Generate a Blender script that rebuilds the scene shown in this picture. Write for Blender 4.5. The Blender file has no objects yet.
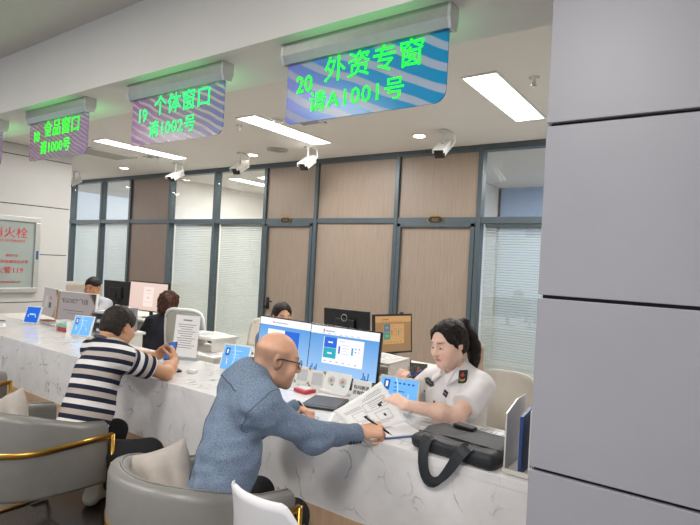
import bpy, bmesh, math, random
import numpy as np
from mathutils import Vector, Matrix
random.seed(7)
SC = bpy.context.scene
COL = SC.collection

# ------------------------------------------------------------------ camera
EYE = 1.55
FPX, YAW, PITCH, ROLL = 526.77, math.radians(35.057), 0.0, math.radians(3.0)
_f = Vector((-math.sin(YAW) * math.cos(PITCH), math.cos(YAW) * math.cos(PITCH), math.sin(PITCH)))
_r = Vector((math.cos(YAW), math.sin(YAW), 0))
_u = _r.cross(_f)
CR = math.cos(ROLL) * _r + math.sin(ROLL) * _u
CU = -math.sin(ROLL) * _r + math.cos(ROLL) * _u
cam = bpy.data.cameras.new('camera')
cam.sensor_fit = 'HORIZONTAL'; cam.sensor_width = 36.0
cam.lens = 36.0 * FPX / 700.0
cam.clip_start = 0.05
cam_ob = bpy.data.objects.new('camera', cam)
COL.objects.link(cam_ob)
_m = Matrix((CR, CU, -_f)).transposed().to_4x4()
_m.translation = (0, 0, EYE)
cam_ob.matrix_world = _m
SC.camera = cam_ob

# ------------------------------------------------------------------ world, lamps, exposure
world = bpy.data.worlds.new('daylight'); SC.world = world
world.use_nodes = True
world.node_tree.nodes['Background'].inputs[0].default_value = (0.80, 0.88, 1.0, 1)
world.node_tree.nodes['Background'].inputs[1].default_value = 0.80
SC.view_settings.view_transform = 'Standard'
SC.view_settings.look = 'None'
SC.view_settings.gamma = 1.0
SC.view_settings.use_curve_mapping = False
SC.view_settings.exposure = 0.15
PANEL_EMIT = 8.0
HALL_FILL = 34.0  # strength of the added out-of-view lamps on the waiting side
OFFICE_LAMP = 44.0

def at(x, y, Y):
    """photograph pixel -> point on the vertical plane at depth Y"""
    d = CR * ((x - 350) / FPX) - CU * ((y - 262.5) / FPX) + _f
    t = Y / d.y
    return Vector((d.x * t, Y, EYE + d.z * t))

def onz(x, y, z):
    d = CR * ((x - 350) / FPX) - CU * ((y - 262.5) / FPX) + _f
    t = (z - EYE) / d.z
    return Vector((d.x * t, d.y * t, z))

# ------------------------------------------------------------------ materials
def lin(h):
    if not isinstance(h, str):
        return tuple(h)
    h = h.lstrip('#')
    o = []
    for i in (0, 2, 4):
        c = int(h[i:i + 2], 16) / 255
        o.append(c / 12.92 if c <= 0.04045 else ((c + 0.055) / 1.055) ** 2.4)
    return tuple(o)

MATS = {}
class NT:
    def __init__(s, name):
        s.m = bpy.data.materials.new(name); s.m.use_nodes = True
        s.t = s.m.node_tree; s.n = s.t.nodes; s.b = s.n['Principled BSDF']; s.out = s.n['Material Output']
    def add(s, typ, **kw):
        n = s.n.new(typ)
        for k, v in kw.items():
            if k.startswith('i_'):
                n.inputs[k[2:].replace('_', ' ')].default_value = v
            else:
                setattr(n, k, v)
        return n
    def link(s, a, b): s.t.links.new(a, b)
    def coords(s, scale=(1, 1, 1), kind='Object', rot=(0, 0, 0)):
        tc = s.add('ShaderNodeTexCoord'); mp = s.add('ShaderNodeMapping')
        mp.inputs['Scale'].default_value = scale; mp.inputs['Rotation'].default_value = rot
        s.link(tc.outputs[kind], mp.inputs[0]); return mp.outputs[0]
    def noise(s, vec, scale, detail=3, rough=.55, dist=0):
        n = s.add('ShaderNodeTexNoise'); n.inputs['Scale'].default_value = scale
        n.inputs['Detail'].default_value = detail; n.inputs['Roughness'].default_value = rough
        n.inputs['Distortion'].default_value = dist
        s.link(vec, n.inputs['Vector']); return n.outputs['Fac']
    def ramp(s, fac, stops):
        r = s.add('ShaderNodeValToRGB'); e = r.color_ramp.elements
        while len(e) < len(stops): e.new(0.5)
        for el, (p, c) in zip(e, stops):
            el.position = p; el.color = (*lin(c), 1)
        s.link(fac, r.inputs[0]); return r.outputs[0]
    def math(s, op, a, b=None, c=None):
        n = s.add('ShaderNodeMath', operation=op)
        for i, v in enumerate((a, b, c)):
            if v is None: continue
            if isinstance(v, (int, float)): n.inputs[i].default_value = v
            else: s.link(v, n.inputs[i])
        return n.outputs[0]
    def mix(s, fac, a, b, mode='MIX'):
        n = s.add('ShaderNodeMix', data_type='RGBA', blend_type=mode)
        for sock, v in ((n.inputs[0], fac), (n.inputs[6], a), (n.inputs[7], b)):
            if isinstance(v, (int, float)): sock.default_value = v
            elif isinstance(v, (tuple, str)): sock.default_value = (*lin(v), 1)
            else: s.link(v, sock)
        return n.outputs[2]
    def bump(s, fac, strength=.2, dist=.01):
        b = s.add('ShaderNodeBump'); b.inputs['Strength'].default_value = strength
        b.inputs['Distance'].default_value = dist
        s.link(fac, b.inputs['Height']); s.link(b.outputs[0], s.b.inputs['Normal'])
    def base(s, v):
        if isinstance(v, (tuple, str)): s.b.inputs['Base Color'].default_value = (*lin(v), 1)
        else: s.link(v, s.b.inputs['Base Color'])

def plain(name, col, rough=.5, metal=0., var=.06, scale=18, bump=0., spec=.5, bscale=None):
    if name in MATS: return MATS[name]
    t = NT(name); c = lin(col)
    v = t.coords()
    n = t.noise(v, scale)
    lo = tuple(x * (1 - var) for x in c); hi = tuple(min(1, x * (1 + var)) for x in c)
    t.base(t.ramp(n, [(.3, lo), (.7, hi)]))
    t.b.inputs['Roughness'].default_value = rough; t.b.inputs['Metallic'].default_value = metal
    t.b.inputs['Specular IOR Level'].default_value = spec
    if bump: t.bump(t.noise(v, bscale or scale * 6, 2), bump, .004)
    MATS[name] = t.m; return t.m

def glow(name, col, strength=1.0):
    if name in MATS: return MATS[name]
    t = NT(name); c = lin(col)
    t.base((c[0] * .1, c[1] * .1, c[2] * .1)); t.b.inputs['Roughness'].default_value = .25
    t.b.inputs['Emission Color'].default_value = (*c, 1)
    t.b.inputs['Emission Strength'].default_value = strength
    MATS[name] = t.m; return t.m

def m_marble():
    t = NT('white_veined_stone'); v = t.coords()
    wn = t.add('ShaderNodeTexNoise'); wn.inputs['Scale'].default_value = 4.0; wn.inputs['Detail'].default_value = 6
    t.link(v, wn.inputs['Vector'])
    mv = t.add('ShaderNodeVectorMath', operation='MULTIPLY_ADD')
    mv.inputs[1].default_value = (.42, .42, .42)
    t.link(wn.outputs['Color'], mv.inputs[0]); t.link(v, mv.inputs[2])
    vo = t.add('ShaderNodeTexVoronoi', feature='DISTANCE_TO_EDGE'); vo.inputs['Scale'].default_value = 4.6
    t.link(mv.outputs[0], vo.inputs['Vector'])
    vein = t.ramp(vo.outputs['Distance'], [(.0, (1, 1, 1)), (.009, (.55, .55, .55)), (.028, (0, 0, 0))])
    mask = t.ramp(t.noise(v, 5.5, 2), [(.46, (0, 0, 0)), (.62, (1, 1, 1))])
    f = t.math('MULTIPLY', vein, mask)
    blot = t.ramp(t.noise(v, 9, 4), [(.35, 'dedcdc'), (.65, 'e8e6e6')])
    t.base(t.mix(t.math('MULTIPLY', f, .8), blot, '5a5048'))
    t.b.inputs['Roughness'].default_value = .16
    return t.m

def m_wood(name, a, b, scale=(26, 26, 1.1)):
    t = NT(name); v = t.coords(scale)
    n = t.noise(v, 3.0, 5, .65)
    n2 = t.noise(t.coords((90, 90, 1.5)), 2.0, 2)
    t.base(t.mix(.25, t.ramp(n, [(.25, a), (.75, b)]), t.ramp(n2, [(.35, a), (.65, b)])))
    t.b.inputs['Roughness'].default_value = .45
    t.bump(n, .06, .002)
    return t.m

def m_glass(name, tint=(.93, .97, .96), refl=.10):
    t = NT(name)
    tr = t.add('ShaderNodeBsdfTransparent'); tr.inputs[0].default_value = (*tint, 1)
    gl = t.add('ShaderNodeBsdfGlossy'); gl.inputs['Roughness'].default_value = .02
    mx = t.add('ShaderNodeMixShader'); mx.inputs[0].default_value = refl
    t.link(tr.outputs[0], mx.inputs[1]); t.link(gl.outputs[0], mx.inputs[2])
    t.link(mx.outputs[0], t.out.inputs[0]); return t.m

def m_attr(name, attr='tint', rough=.5, var=.05, scale=30, sss=.0, bump=.0, spec=.4):
    t = NT(name)
    a = t.add('ShaderNodeAttribute', attribute_name=attr)
    n = t.noise(t.coords(), scale)
    g = t.ramp(n, [(.3, (1 - var,) * 3), (.7, (1 + var * .5,) * 3)])
    t.base(t.mix(1.0, a.outputs['Color'], g, 'MULTIPLY'))
    t.b.inputs['Roughness'].default_value = rough; t.b.inputs['Specular IOR Level'].default_value = spec
    if sss:
        t.b.inputs['Subsurface Weight'].default_value = sss
        t.b.inputs['Subsurface Radius'].default_value = (.012, .004, .002)
        t.b.inputs['Subsurface Scale'].default_value = .5
    if bump: t.bump(t.noise(t.coords(), scale * 8, 2), bump, .002)
    return t.m

def m_heather():
    t = NT('blue_grey_heather_wool')
    v1 = t.coords((170, 170, 900)); v2 = t.coords((900, 700, 170))
    f = t.math('ADD', t.noise(v1, 1, 2), t.noise(v2, 1, 2))
    f = t.math('MULTIPLY', f, .5)
    big = t.noise(t.coords(), 14, 3)
    c = t.ramp(f, [(.36, '50607a'), (.5, '728399'), (.66, 'a3afbd')])
    t.base(t.mix(t.math('MULTIPLY', big, .25), c, '5f6e82'))
    t.b.inputs['Roughness'].default_value = .9; t.b.inputs['Specular IOR Level'].default_value = .15
    t.bump(f, .35, .003)
    return t.m

def m_stripes():
    t = NT('navy_white_beige_striped_jersey')
    a = t.add('ShaderNodeAttribute', attribute_name='stripe')
    s = t.math('DIVIDE', a.outputs['Fac'], .0550)
    navy = t.math('LESS_THAN', t.math('FRACT', s), .46)
    alt = t.math('LESS_THAN', t.math('FRACT', t.math('MULTIPLY', s, .5)), .5)
    c = t.mix(navy, t.mix(alt, 'e2dedc', 'b5aaa2'), '23263a')
    t.base(c); t.b.inputs['Roughness'].default_value = .85; t.b.inputs['Specular IOR Level'].default_value = .2
    t.bump(t.noise(t.coords(), 260, 2), .15, .002)
    return t.m

def m_hair(name, dark, light, sc=(160, 160, 25)):
    t = NT(name); n = t.noise(t.coords(sc), 1.0, 3)
    t.base(t.ramp(n, [(.3, dark), (.75, light)]))
    t.b.inputs['Roughness'].default_value = .5; t.b.inputs['Specular IOR Level'].default_value = .25
    t.bump(n, .8, .008); return t.m

def m_acrylic(name, bg_stops, wave_col, scale, phase, alpha):
    """acrylic with iridescence and moire waves painted into its colour, light passes between the bands"""
    t = NT(name); v = t.coords()
    sep = t.add('ShaderNodeSeparateXYZ'); t.link(v, sep.inputs[0])
    grad = t.math('MULTIPLY_ADD', sep.outputs['X'], 1.18, .5)
    bg = t.ramp(grad, bg_stops)
    w = t.add('ShaderNodeTexWave', wave_type='BANDS', bands_direction='Z'); w.inputs['Scale'].default_value = scale
    w.inputs['Distortion'].default_value = 2.2; w.inputs['Detail'].default_value = 0.5
    w.inputs['Detail Scale'].default_value = .9; w.inputs['Phase Offset'].default_value = phase
    mp = t.coords((1, 1, 1), rot=(0, math.radians(-24), 0)); t.link(mp, w.inputs['Vector'])
    band = t.ramp(w.outputs['Fac'], [(.60, (0, 0, 0)), (.72, (1, 1, 1))])
    t.base(t.mix(band, bg, wave_col))  # moire bands mixed into the base colour
    t.b.inputs['Roughness'].default_value = .18; t.b.inputs['Specular IOR Level'].default_value = .25
    a = t.math('MULTIPLY_ADD', band, -.30, alpha)
    t.link(a, t.b.inputs['Alpha'])
    t.link(bg, t.b.inputs['Emission Color']); t.b.inputs['Emission Strength'].default_value = .10
    return t.m

def m_carpet():
    t = NT('woven_grey_brown_carpet'); v = t.coords((1, 1, 1))
    w = t.add('ShaderNodeTexWave', bands_direction='X'); w.inputs['Scale'].default_value = 42; w.inputs['Distortion'].default_value = 1.0
    t.link(v, w.inputs['Vector'])
    f = t.math('ADD', t.math('MULTIPLY', w.outputs['Fac'], .5), t.math('MULTIPLY', t.noise(v, 120, 2), .6))
    t.base(t.ramp(f, [(.25, '4a443f'), (.8, '8b8379')])); t.b.inputs['Roughness'].default_value = .95
    t.bump(f, .5, .004); return t.m

def m_blind():
    return plain('pale_blind_slat', 'd6dad7', .45, var=.02)

marble = m_marble()
wood_panel = m_wood('taupe_wood_veneer', '857669', 'a09081')
wood_dark = m_wood('brown_wood_veneer', '75645a', '8a776a')
wood_light = m_wood('light_oak_panel', 'b8977c', 'd2b397')
wall_white = plain('white_painted_plaster', 'e8e5e0', .85, var=.015, scale=3)
ceil_white = plain('ceiling_paint', 'dcd9d4', .9, var=.015, scale=2)
cladding = plain('grey_lilac_cladding', '98979f', .42, var=.02, scale=5)
cladding_left = plain('pale_grey_cladding', 'c2c1be', .4, var=.02, scale=4)
seam_dark = plain('dark_joint', '17161a', .6)
frame_metal = plain('slate_grey_aluminium', '525d63', .42, .35, var=.04)
floor_dark = plain('dark_brown_stone_tile', '2b2522', .22, var=.25, scale=3)
alu = plain('brushed_aluminium', 'a7aaa6', .35, .75, var=.05)
alu_bright = plain('bright_aluminium', 'c9cbc9', .3, .6, var=.04)
white_plastic = plain('white_plastic', 'e4e4e2', .35, var=.02)
offwhite_plastic = plain('offwhite_plastic', 'cfcbc2', .45, var=.02)
black_plastic = plain('black_plastic', '17181a', .4, var=.08)
dark_plastic = plain('dark_grey_plastic', '2a2c30', .45, var=.08)
leather = plain('grey_leather', '7b7975', .36, var=.05, scale=9, bump=.1, bscale=220)
gold = plain('brushed_brass', 'b08840', .28, .95, var=.08)
cushion_fab = plain('beige_velvet', 'aaa199', .75, var=.10, scale=14, bump=.2, bscale=150)
paper_w = plain('white_paper', 'e9e8e8', .8, var=.01)
ink = plain('grey_print', '838388', .8)
ink_dark = plain('dark_print', '2c2c30', .8)
red_print = plain('red_print', 'c5262a', .6)
red_plastic = plain('red_plastic', 'b8343c', .35)
bag_fab = plain('black_nylon', '23262b', .55, var=.12, scale=30, bump=.3, bscale=300)
black_cloth = plain('black_cloth', '15151a', .85, var=.15, scale=25)
navy_cloth = plain('navy_suit_cloth', '1c1e2b', .85, var=.12, scale=25)
white_cloth = plain('white_cotton', 'e6e3e4', .8, var=.02, scale=20)
glass = m_glass('partition_glass', (.93, .955, .955), .11)
clear = m_glass('clear_acrylic', (.94, .96, .97), .10)
lens_glass = m_glass('spectacle_lens', (.92, .93, .95), .12)
cabinet_glass = plain('frosted_cabinet_glass', '9ba5a0', .25, var=.04, scale=4)
screen_black = plain('screen_bezel', '0f1013', .25)
led = None

# ------------------------------------------------------------------ object helpers
def tag(o, label=None, cat=None, group=None, kind=None):
    for k, v in (('label', label), ('category', cat), ('group', group), ('kind', kind)):
        if v: o[k] = v
    return o

def thing(name, label, cat, loc=(0, 0, 0), rz=0., group=None, kind=None):
    o = bpy.data.objects.new(name, None); COL.objects.link(o)
    o.location = loc; o.rotation_euler = (0, 0, rz); o.empty_display_size = .1
    return tag(o, label, cat, group, kind)

def mesh_ob(name, me, mats, parent=None, smooth=False):
    o = bpy.data.objects.new(name, me); COL.objects.link(o)
    for m in (mats if isinstance(mats, (list, tuple)) else [mats]): me.materials.append(m)
    if parent: o.parent = parent
    if smooth:
        me.polygons.foreach_set('use_smooth', [True] * len(me.polygons))
    return o

def copy_tree(o, parent=None):
    c = o.copy(); COL.objects.link(c)
    if parent: c.parent = parent
    for ch in list(o.children): copy_tree(ch, c)
    return c

class MB:
    def __init__(s): s.bm = bmesh.new(); s.M = Matrix.Identity(4)
    def _v(s, p): return s.bm.verts.new(s.M @ Vector(p))
    def face(s, pts, mi=0):
        f = s.bm.faces.new([s._v(p) for p in pts]); f.material_index = mi; return f
    def box(s, c, d, mi=0, R=None, bev=0., seg=2):
        x, y, z = (v / 2 for v in d); R = R or Matrix.Identity(3); c = Vector(c)
        vs = [s._v(c + R @ Vector((a, b, e))) for a in (-x, x) for b in (-y, y) for e in (-z, z)]
        fs = []
        for q in ((0, 1, 3, 2), (4, 6, 7, 5), (0, 4, 5, 1), (2, 3, 7, 6), (0, 2, 6, 4), (1, 5, 7, 3)):
            f = s.bm.faces.new([vs[i] for i in q]); f.material_index = mi; fs.append(f)
        if bev:
            ed = list({e for f in fs for e in f.edges})
            r = bmesh.ops.bevel(s.bm, geom=ed, offset=bev, segments=seg, affect='EDGES', profile=.5)
            for f in r['faces']: f.material_index = mi
        return s
    def tube(s, pts, r, n=10, mi=0, closed=False):
        P = [Vector(p) for p in pts]; rr = r if isinstance(r, (list, tuple)) else [r] * len(P)
        rings = []; up = None
        for i, p in enumerate(P):
            if closed: t = P[(i + 1) % len(P)] - P[i - 1]
            else: t = P[min(i + 1, len(P) - 1)] - P[max(i - 1, 0)]
            t.normalize()
            if up is None: up = t.orthogonal().normalized()
            up = (up - t * up.dot(t)).normalized(); w = t.cross(up)
            rings.append([s._v(p + (up * math.cos(a) + w * math.sin(a)) * rr[i]) for a in (2 * math.pi * k / n for k in range(n))])
        m = len(rings)
        for i in range(m if closed else m - 1):
            A, B = rings[i], rings[(i + 1) % m]
            for k in range(n):
                f = s.bm.faces.new((A[k], A[(k + 1) % n], B[(k + 1) % n], B[k])); f.material_index = mi; f.smooth = True
        if not closed:
            for rg in (rings[0][::-1], rings[-1]):
                f = s.bm.faces.new(rg); f.material_index = mi
        return s
    def sweep(s, pts, prof, mi=0, up=(0, 0, 1), closed=False):
        """rectangular/any 2-D profile [(side, up)] swept along pts, world up kept"""
        P = [Vector(p) for p in pts]; up = Vector(up); rings = []
        for i, p in enumerate(P):
            if closed: t = P[(i + 1) % len(P)] - P[i - 1]
            else: t = P[min(i + 1, len(P) - 1)] - P[max(i - 1, 0)]
            t.normalize(); w = t.cross(up).normalized(); v = w.cross(t)
            rings.append([s._v(p + w * a + v * b) for a, b in (prof(i) if callable(prof) else prof)])
        n = len(rings[0]); m = len(rings)
        for i in range(m if closed else m - 1):
            A, B = rings[i], rings[(i + 1) % m]
            for k in range(n):
                f = s.bm.faces.new((A[k], A[(k + 1) % n], B[(k + 1) % n], B[k])); f.material_index = mi; f.smooth = True
        if not closed:
            for rg in (rings[0][::-1], rings[-1]):
                f = s.bm.faces.new(rg); f.material_index = mi
        return s
    def lathe(s, prof, c=(0, 0, 0), n=24, mi=0, R=None):
        R = R or Matrix.Identity(3); c = Vector(c); rings = []
        for r, z in prof:
            rings.append([s._v(c + R @ Vector((r * math.cos(2 * math.pi * k / n), r * math.sin(2 * math.pi * k / n), z))) for k in range(n)])
        for A, B in zip(rings, rings[1:]):
            for k in range(n):
                f = s.bm.faces.new((A[k], A[(k + 1) % n], B[(k + 1) % n], B[k])); f.material_index = mi; f.smooth = True
        for rg in (rings[0][::-1], rings[-1]):
            f = s.bm.faces.new(rg); f.material_index = mi
        return s
    def prism(s, poly, a, b, mi=0, axis='z'):
        def P(u, v, w): return {'z': (u, v, w), 'y': (u, w, v), 'x': (w, u, v)}[axis]
        A = [s._v(P(u, v, a)) for u, v in poly]; B = [s._v(P(u, v, b)) for u, v in poly]
        n = len(poly)
        for k in range(n):
            f = s.bm.faces.new((A[k], A[(k + 1) % n], B[(k + 1) % n], B[k])); f.material_index = mi
        for rg in (A[::-1], B):
            f = s.bm.faces.new(rg); f.material_index = mi
        return s
    def grid(s, fn, nu, nv, th=.0006, mi=0):
        """thin sheet of real thickness: fn(u, v) -> (point, normal)"""
        top = []; bot = []
        for i in range(nu + 1):
            a = []; b = []
            for j in range(nv + 1):
                p, n = fn(i / nu, j / nv); p = Vector(p); n = Vector(n).normalized()
                a.append(s._v(p + n * th / 2)); b.append(s._v(p - n * th / 2))
            top.append(a); bot.append(b)
        for i in range(nu):
            for j in range(nv):
                for q in ((top[i][j], top[i + 1][j], top[i + 1][j + 1], top[i][j + 1]), (bot[i][j], bot[i][j + 1], bot[i + 1][j + 1], bot[i + 1][j])):
                    f = s.bm.faces.new(q); f.material_index = mi; f.smooth = True
        for i in range(nu):
            for j in (0, nv):
                q = (top[i][j], bot[i][j], bot[i + 1][j], top[i + 1][j])
                f = s.bm.faces.new(q if j == 0 else q[::-1]); f.material_index = mi
        for j in range(nv):
            for i in (0, nu):
                q = (top[i][j], top[i][j + 1], bot[i][j + 1], bot[i][j])
                f = s.bm.faces.new(q if i == 0 else q[::-1]); f.material_index = mi
        return s
    def build(s, name, mats, parent=None, smooth=False, recalc=True):
        if recalc: bmesh.ops.recalc_face_normals(s.bm, faces=s.bm.faces)
        me = bpy.data.meshes.new(name); s.bm.to_mesh(me); s.bm.free()
        return mesh_ob(name, me, mats, parent, smooth)

def rotz(a): return Matrix.Rotation(a, 3, 'Z')
def rad(a): return math.radians(a)

def structure(name, mb, mats, parent=None):
    o = mb.build(name, mats, parent)
    if not parent: o['kind'] = 'structure'
    return o

def text_ob(name, body, size, mat, parent, loc, rot=(math.pi / 2, 0, 0), align='CENTER', ext=.001, sx=1., spacing=1., off=0.):
    cu = bpy.data.curves.new(name, 'FONT'); cu.body = body; cu.size = size
    cu.align_x = align; cu.align_y = 'CENTER'; cu.extrude = ext; cu.space_character = spacing; cu.offset = off
    cu.resolution_u = 2
    tmp = bpy.data.objects.new('tmp', cu)
    me = bpy.data.meshes.new_from_object(tmp)
    bpy.data.objects.remove(tmp); bpy.data.curves.remove(cu)
    me.materials.clear()
    o = mesh_ob(name, me, mat, parent)
    o.location = loc; o.rotation_euler = rot; o.scale = (sx, 1, 1)
    return o
# ------------------------------------------------------------------ organic surfaces: distance field + surface nets
class Field:
    def __init__(s, lo, hi, h):
        s.lo = np.array(lo, float); s.h = h
        s.n = (np.ceil((np.array(hi) - s.lo) / h)).astype(int) + 1
        s.d = np.full(s.n, 1.0, np.float32)
    def _win(s, lo, hi):
        a = np.clip(np.floor((np.minimum(lo, hi) - s.lo) / s.h).astype(int), 0, s.n)
        b = np.clip(np.ceil((np.maximum(lo, hi) - s.lo) / s.h).astype(int) + 1, 0, s.n)
        sl = tuple(slice(i, j) for i, j in zip(a, b))
        ax = [(s.lo[k] + s.h * np.arange(a[k], b[k])).astype(np.float32) for k in range(3)]
        return sl, ax[0][:, None, None], ax[1][None, :, None], ax[2][None, None, :]
    def _join(s, sl, d, k, op):
        g = s.d[sl]
        if op == 'add':
            if k > 0:
                h = np.maximum(k - np.abs(g - d), 0) / k
                s.d[sl] = np.minimum(g, d) - h * h * k * .25
            else: s.d[sl] = np.minimum(g, d)
        else:
            d = -d
            if k > 0:
                h = np.maximum(k - np.abs(g - d), 0) / k
                s.d[sl] = np.maximum(g, d) + h * h * k * .25
            else: s.d[sl] = np.maximum(g, d)
    def cone(s, a, b, r1, r2=None, k=.02, op='add'):
        r2 = r1 if r2 is None else r2
        a = np.array(a, float); b = np.array(b, float); m = max(r1, r2) + k + 3 * s.h
        sl, x, y, z = s._win(np.minimum(a, b) - m, np.maximum(a, b) + m)
        ab = b - a; L = float(ab @ ab) + 1e-9
        t = np.clip(((x - a[0]) * ab[0] + (y - a[1]) * ab[1] + (z - a[2]) * ab[2]) / L, 0, 1)
        d = np.sqrt((x - a[0] - t * ab[0]) ** 2 + (y - a[1] - t * ab[1]) ** 2 + (z - a[2] - t * ab[2]) ** 2) - (r1 + (r2 - r1) * t)
        s._join(sl, d.astype(np.float32), k, op); return s
    def chain(s, pts, rs, k=.02, op='add'):
        for i in range(len(pts) - 1): s.cone(pts[i], pts[i + 1], rs[i], rs[i + 1], k, op)
        return s
    def ell(s, c, r, R=None, k=.02, op='add'):
        c = np.array(c, float); r = np.array(r, float); m = max(r) + k + 3 * s.h
        R = np.eye(3) if R is None else np.array(R)
        ext = np.abs(R) @ r + k + 3 * s.h
        sl, x, y, z = s._win(c - ext, c + ext)
        p = [(x - c[0]) * R[0, i] + (y - c[1]) * R[1, i] + (z - c[2]) * R[2, i] for i in range(3)]
        k0 = np.sqrt(sum((p[i] / r[i]) ** 2 for i in range(3))); k1 = np.sqrt(sum((p[i] / r[i] ** 2) ** 2 for i in range(3))) + 1e-6
        s._join(sl, (k0 * (k0 - 1) / k1).astype(np.float32), k, op); return s
    def rbox(s, c, hs, rr=.01, R=None, k=.01, op='add'):
        c = np.array(c, float); hs = np.array(hs, float); R = np.eye(3) if R is None else np.array(R)
        ext = np.abs(R) @ hs + rr + k + 3 * s.h
        sl, x, y, z = s._win(c - ext, c + ext)
        q = [np.abs((x - c[0]) * R[0, i] + (y - c[1]) * R[1, i] + (z - c[2]) * R[2, i]) - (hs[i] - rr) for i in range(3)]
        d = np.sqrt(sum(np.maximum(v, 0) ** 2 for v in q)) + np.minimum(np.maximum(np.maximum(q[0], q[1]), q[2]), 0) - rr
        s._join(sl, d.astype(np.float32), k, op); return s
    def cut(s, p, n, k=0., within=None):
        """remove everything on the side n points to; within=(centre, radius) limits it"""
        p = np.array(p, float); n = np.array(n, float); n /= np.linalg.norm(n)
        if within: sl, x, y, z = s._win(np.array(within[0]) - within[1], np.array(within[0]) + within[1])
        else: sl, x, y, z = s._win(s.lo, s.lo + s.h * (s.n - 1))
        d = (x - p[0]) * n[0] + (y - p[1]) * n[1] + (z - p[2]) * n[2]
        s._join(sl, (-d).astype(np.float32), k, 'sub'); return s
    def wrinkle(s, amp, freq, seed=0, band=.04):
        """cloth folds: a few warped sine waves added near the surface"""
        rs = np.random.RandomState(seed)
        sl, x, y, z = s._win(s.lo, s.lo + s.h * (s.n - 1))
        m = np.abs(s.d) < band
        i, j, kk = np.nonzero(m)
        P = np.stack([i, j, kk], 1) * s.h + s.lo
        v = np.zeros(len(P))
        for q in range(7):
            w = rs.normal(size=3); w /= np.linalg.norm(w); w2 = rs.normal(size=3) * freq * .35
            v += np.sin(P @ w * freq * (0.6 + .25 * q) + 1.6 * np.sin(P @ w2 + q) + rs.rand() * 6) / (1 + .35 * q)
        s.d[m] += (amp * v * .4).astype(np.float32); return s
    def surface(s):
        d = s.d; ins = d < 0
        ins[0] = ins[-1] = False; ins[:, 0] = ins[:, -1] = False; ins[:, :, 0] = ins[:, :, -1] = False
        nx, ny, nz = d.shape
        c = np.zeros((nx - 1, ny - 1, nz - 1), np.uint8)
        offs = [(i, j, k) for i in (0, 1) for j in (0, 1) for k in (0, 1)]
        for i, j, k in offs: c += ins[i:nx - 1 + i, j:ny - 1 + j, k:nz - 1 + k]
        act = (c > 0) & (c < 8)
        cells = np.argwhere(act); N = len(cells)
        idx = np.full(act.shape, -1, np.int64); idx[act] = np.arange(N)
        vals = np.stack([d[cells[:, 0] + i, cells[:, 1] + j, cells[:, 2] + k] for i, j, k in offs], 1).astype(float)
        insv = np.stack([ins[cells[:, 0] + i, cells[:, 1] + j, cells[:, 2] + k] for i, j, k in offs], 1)
        vals = np.where(insv, np.minimum(vals, -1e-6), np.maximum(vals, 1e-6))
        acc = np.zeros((N, 3)); cnt = np.zeros(N); O = np.array(offs, float)
        for a in range(8):
            for b in range(a + 1, 8):
                if np.abs(O[a] - O[b]).sum() != 1: continue
                m = insv[:, a] != insv[:, b]
                t = vals[m, a] / (vals[m, a] - vals[m, b])
                acc[m] += O[a] + (O[b] - O[a]) * t[:, None]; cnt[m] += 1
        V = s.lo + s.h * (cells + acc / cnt[:, None])
        Q = []
        for ax in range(3):
            e = [slice(None)] * 3; f = [slice(None)] * 3; e[ax] = slice(0, -1); f[ax] = slice(1, None)
            A = ins[tuple(e)]; B = ins[tuple(f)]
            p = np.argwhere(A != B); o1, o2 = [k for k in range(3) if k != ax]
            fl = A[p[:, 0], p[:, 1], p[:, 2]]
            if ax == 1: fl = ~fl
            q = []
            for d1, d2 in ((0, 0), (1, 0), (1, 1), (0, 1)):
                r = p.copy(); r[:, o1] -= d1; r[:, o2] -= d2
                q.append(idx[r[:, 0], r[:, 1], r[:, 2]])
            q = np.stack(q, 1); q[~fl] = q[~fl][:, ::-1]; Q.append(q)
        return V, np.concatenate(Q)
    def build(s, name, mat, parent=None, tint=None, stripe=None, relax=1):
        V, Q = s.surface()
        for _ in range(relax):
            acc = np.zeros_like(V); n = np.zeros(len(V))
            for a in range(4):
                for b in ((a + 1) % 4, (a + 3) % 4):
                    np.add.at(acc, Q[:, a], V[Q[:, b]]); np.add.at(n, Q[:, a], 1)
            V = .5 * V + .5 * acc / n[:, None]
        o = bpy.data.objects.new(name, bpy.data.meshes.new(name)); me = o.data
        me.vertices.add(len(V)); me.vertices.foreach_set('co', V.astype(np.float32).ravel())
        me.loops.add(Q.size); me.loops.foreach_set('vertex_index', Q.astype(np.int32).ravel())
        me.polygons.add(len(Q)); me.polygons.foreach_set('loop_start', np.arange(0, Q.size, 4, dtype=np.int32))
        me.polygons.foreach_set('use_smooth', np.ones(len(Q), bool))
        me.update(calc_edges=True); me.validate()
        if tint is not None:
            a = me.attributes.new('tint', 'FLOAT_COLOR', 'POINT')
            c = np.ones((len(V), 4), np.float32); c[:, :3] = tint(V); a.data.foreach_set('color', c.ravel())
        if stripe is not None:
            a = me.attributes.new('stripe', 'FLOAT', 'POINT'); a.data.foreach_set('value', stripe(V).astype(np.float32))
        me.materials.append(mat); COL.objects.link(o)
        if parent:
            o.parent = parent
            o.matrix_parent_inverse = parent.matrix_basis.inverted()
        return o

class Frame:
    def __init__(s, o, yaw, pitch=0., roll=0., sc=1.):
        y, p = rad(yaw), rad(pitch)
        f = np.array([math.cos(y) * math.cos(p), math.sin(y) * math.cos(p), -math.sin(p)])
        r = np.array([math.sin(y), -math.cos(y), 0]); u = np.cross(r, f)
        q = rad(roll); r, u = r * math.cos(q) + u * math.sin(q), u * math.cos(q) - r * math.sin(q)
        s.R = np.stack([r, f, u], 1); s.o = np.array(o, float); s.s = sc
    def p(s, x, y, z): return s.o + s.s * (s.R @ np.array([x, y, z], float))
    def loc(s, V): return (V - s.o) @ s.R / s.s

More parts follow.
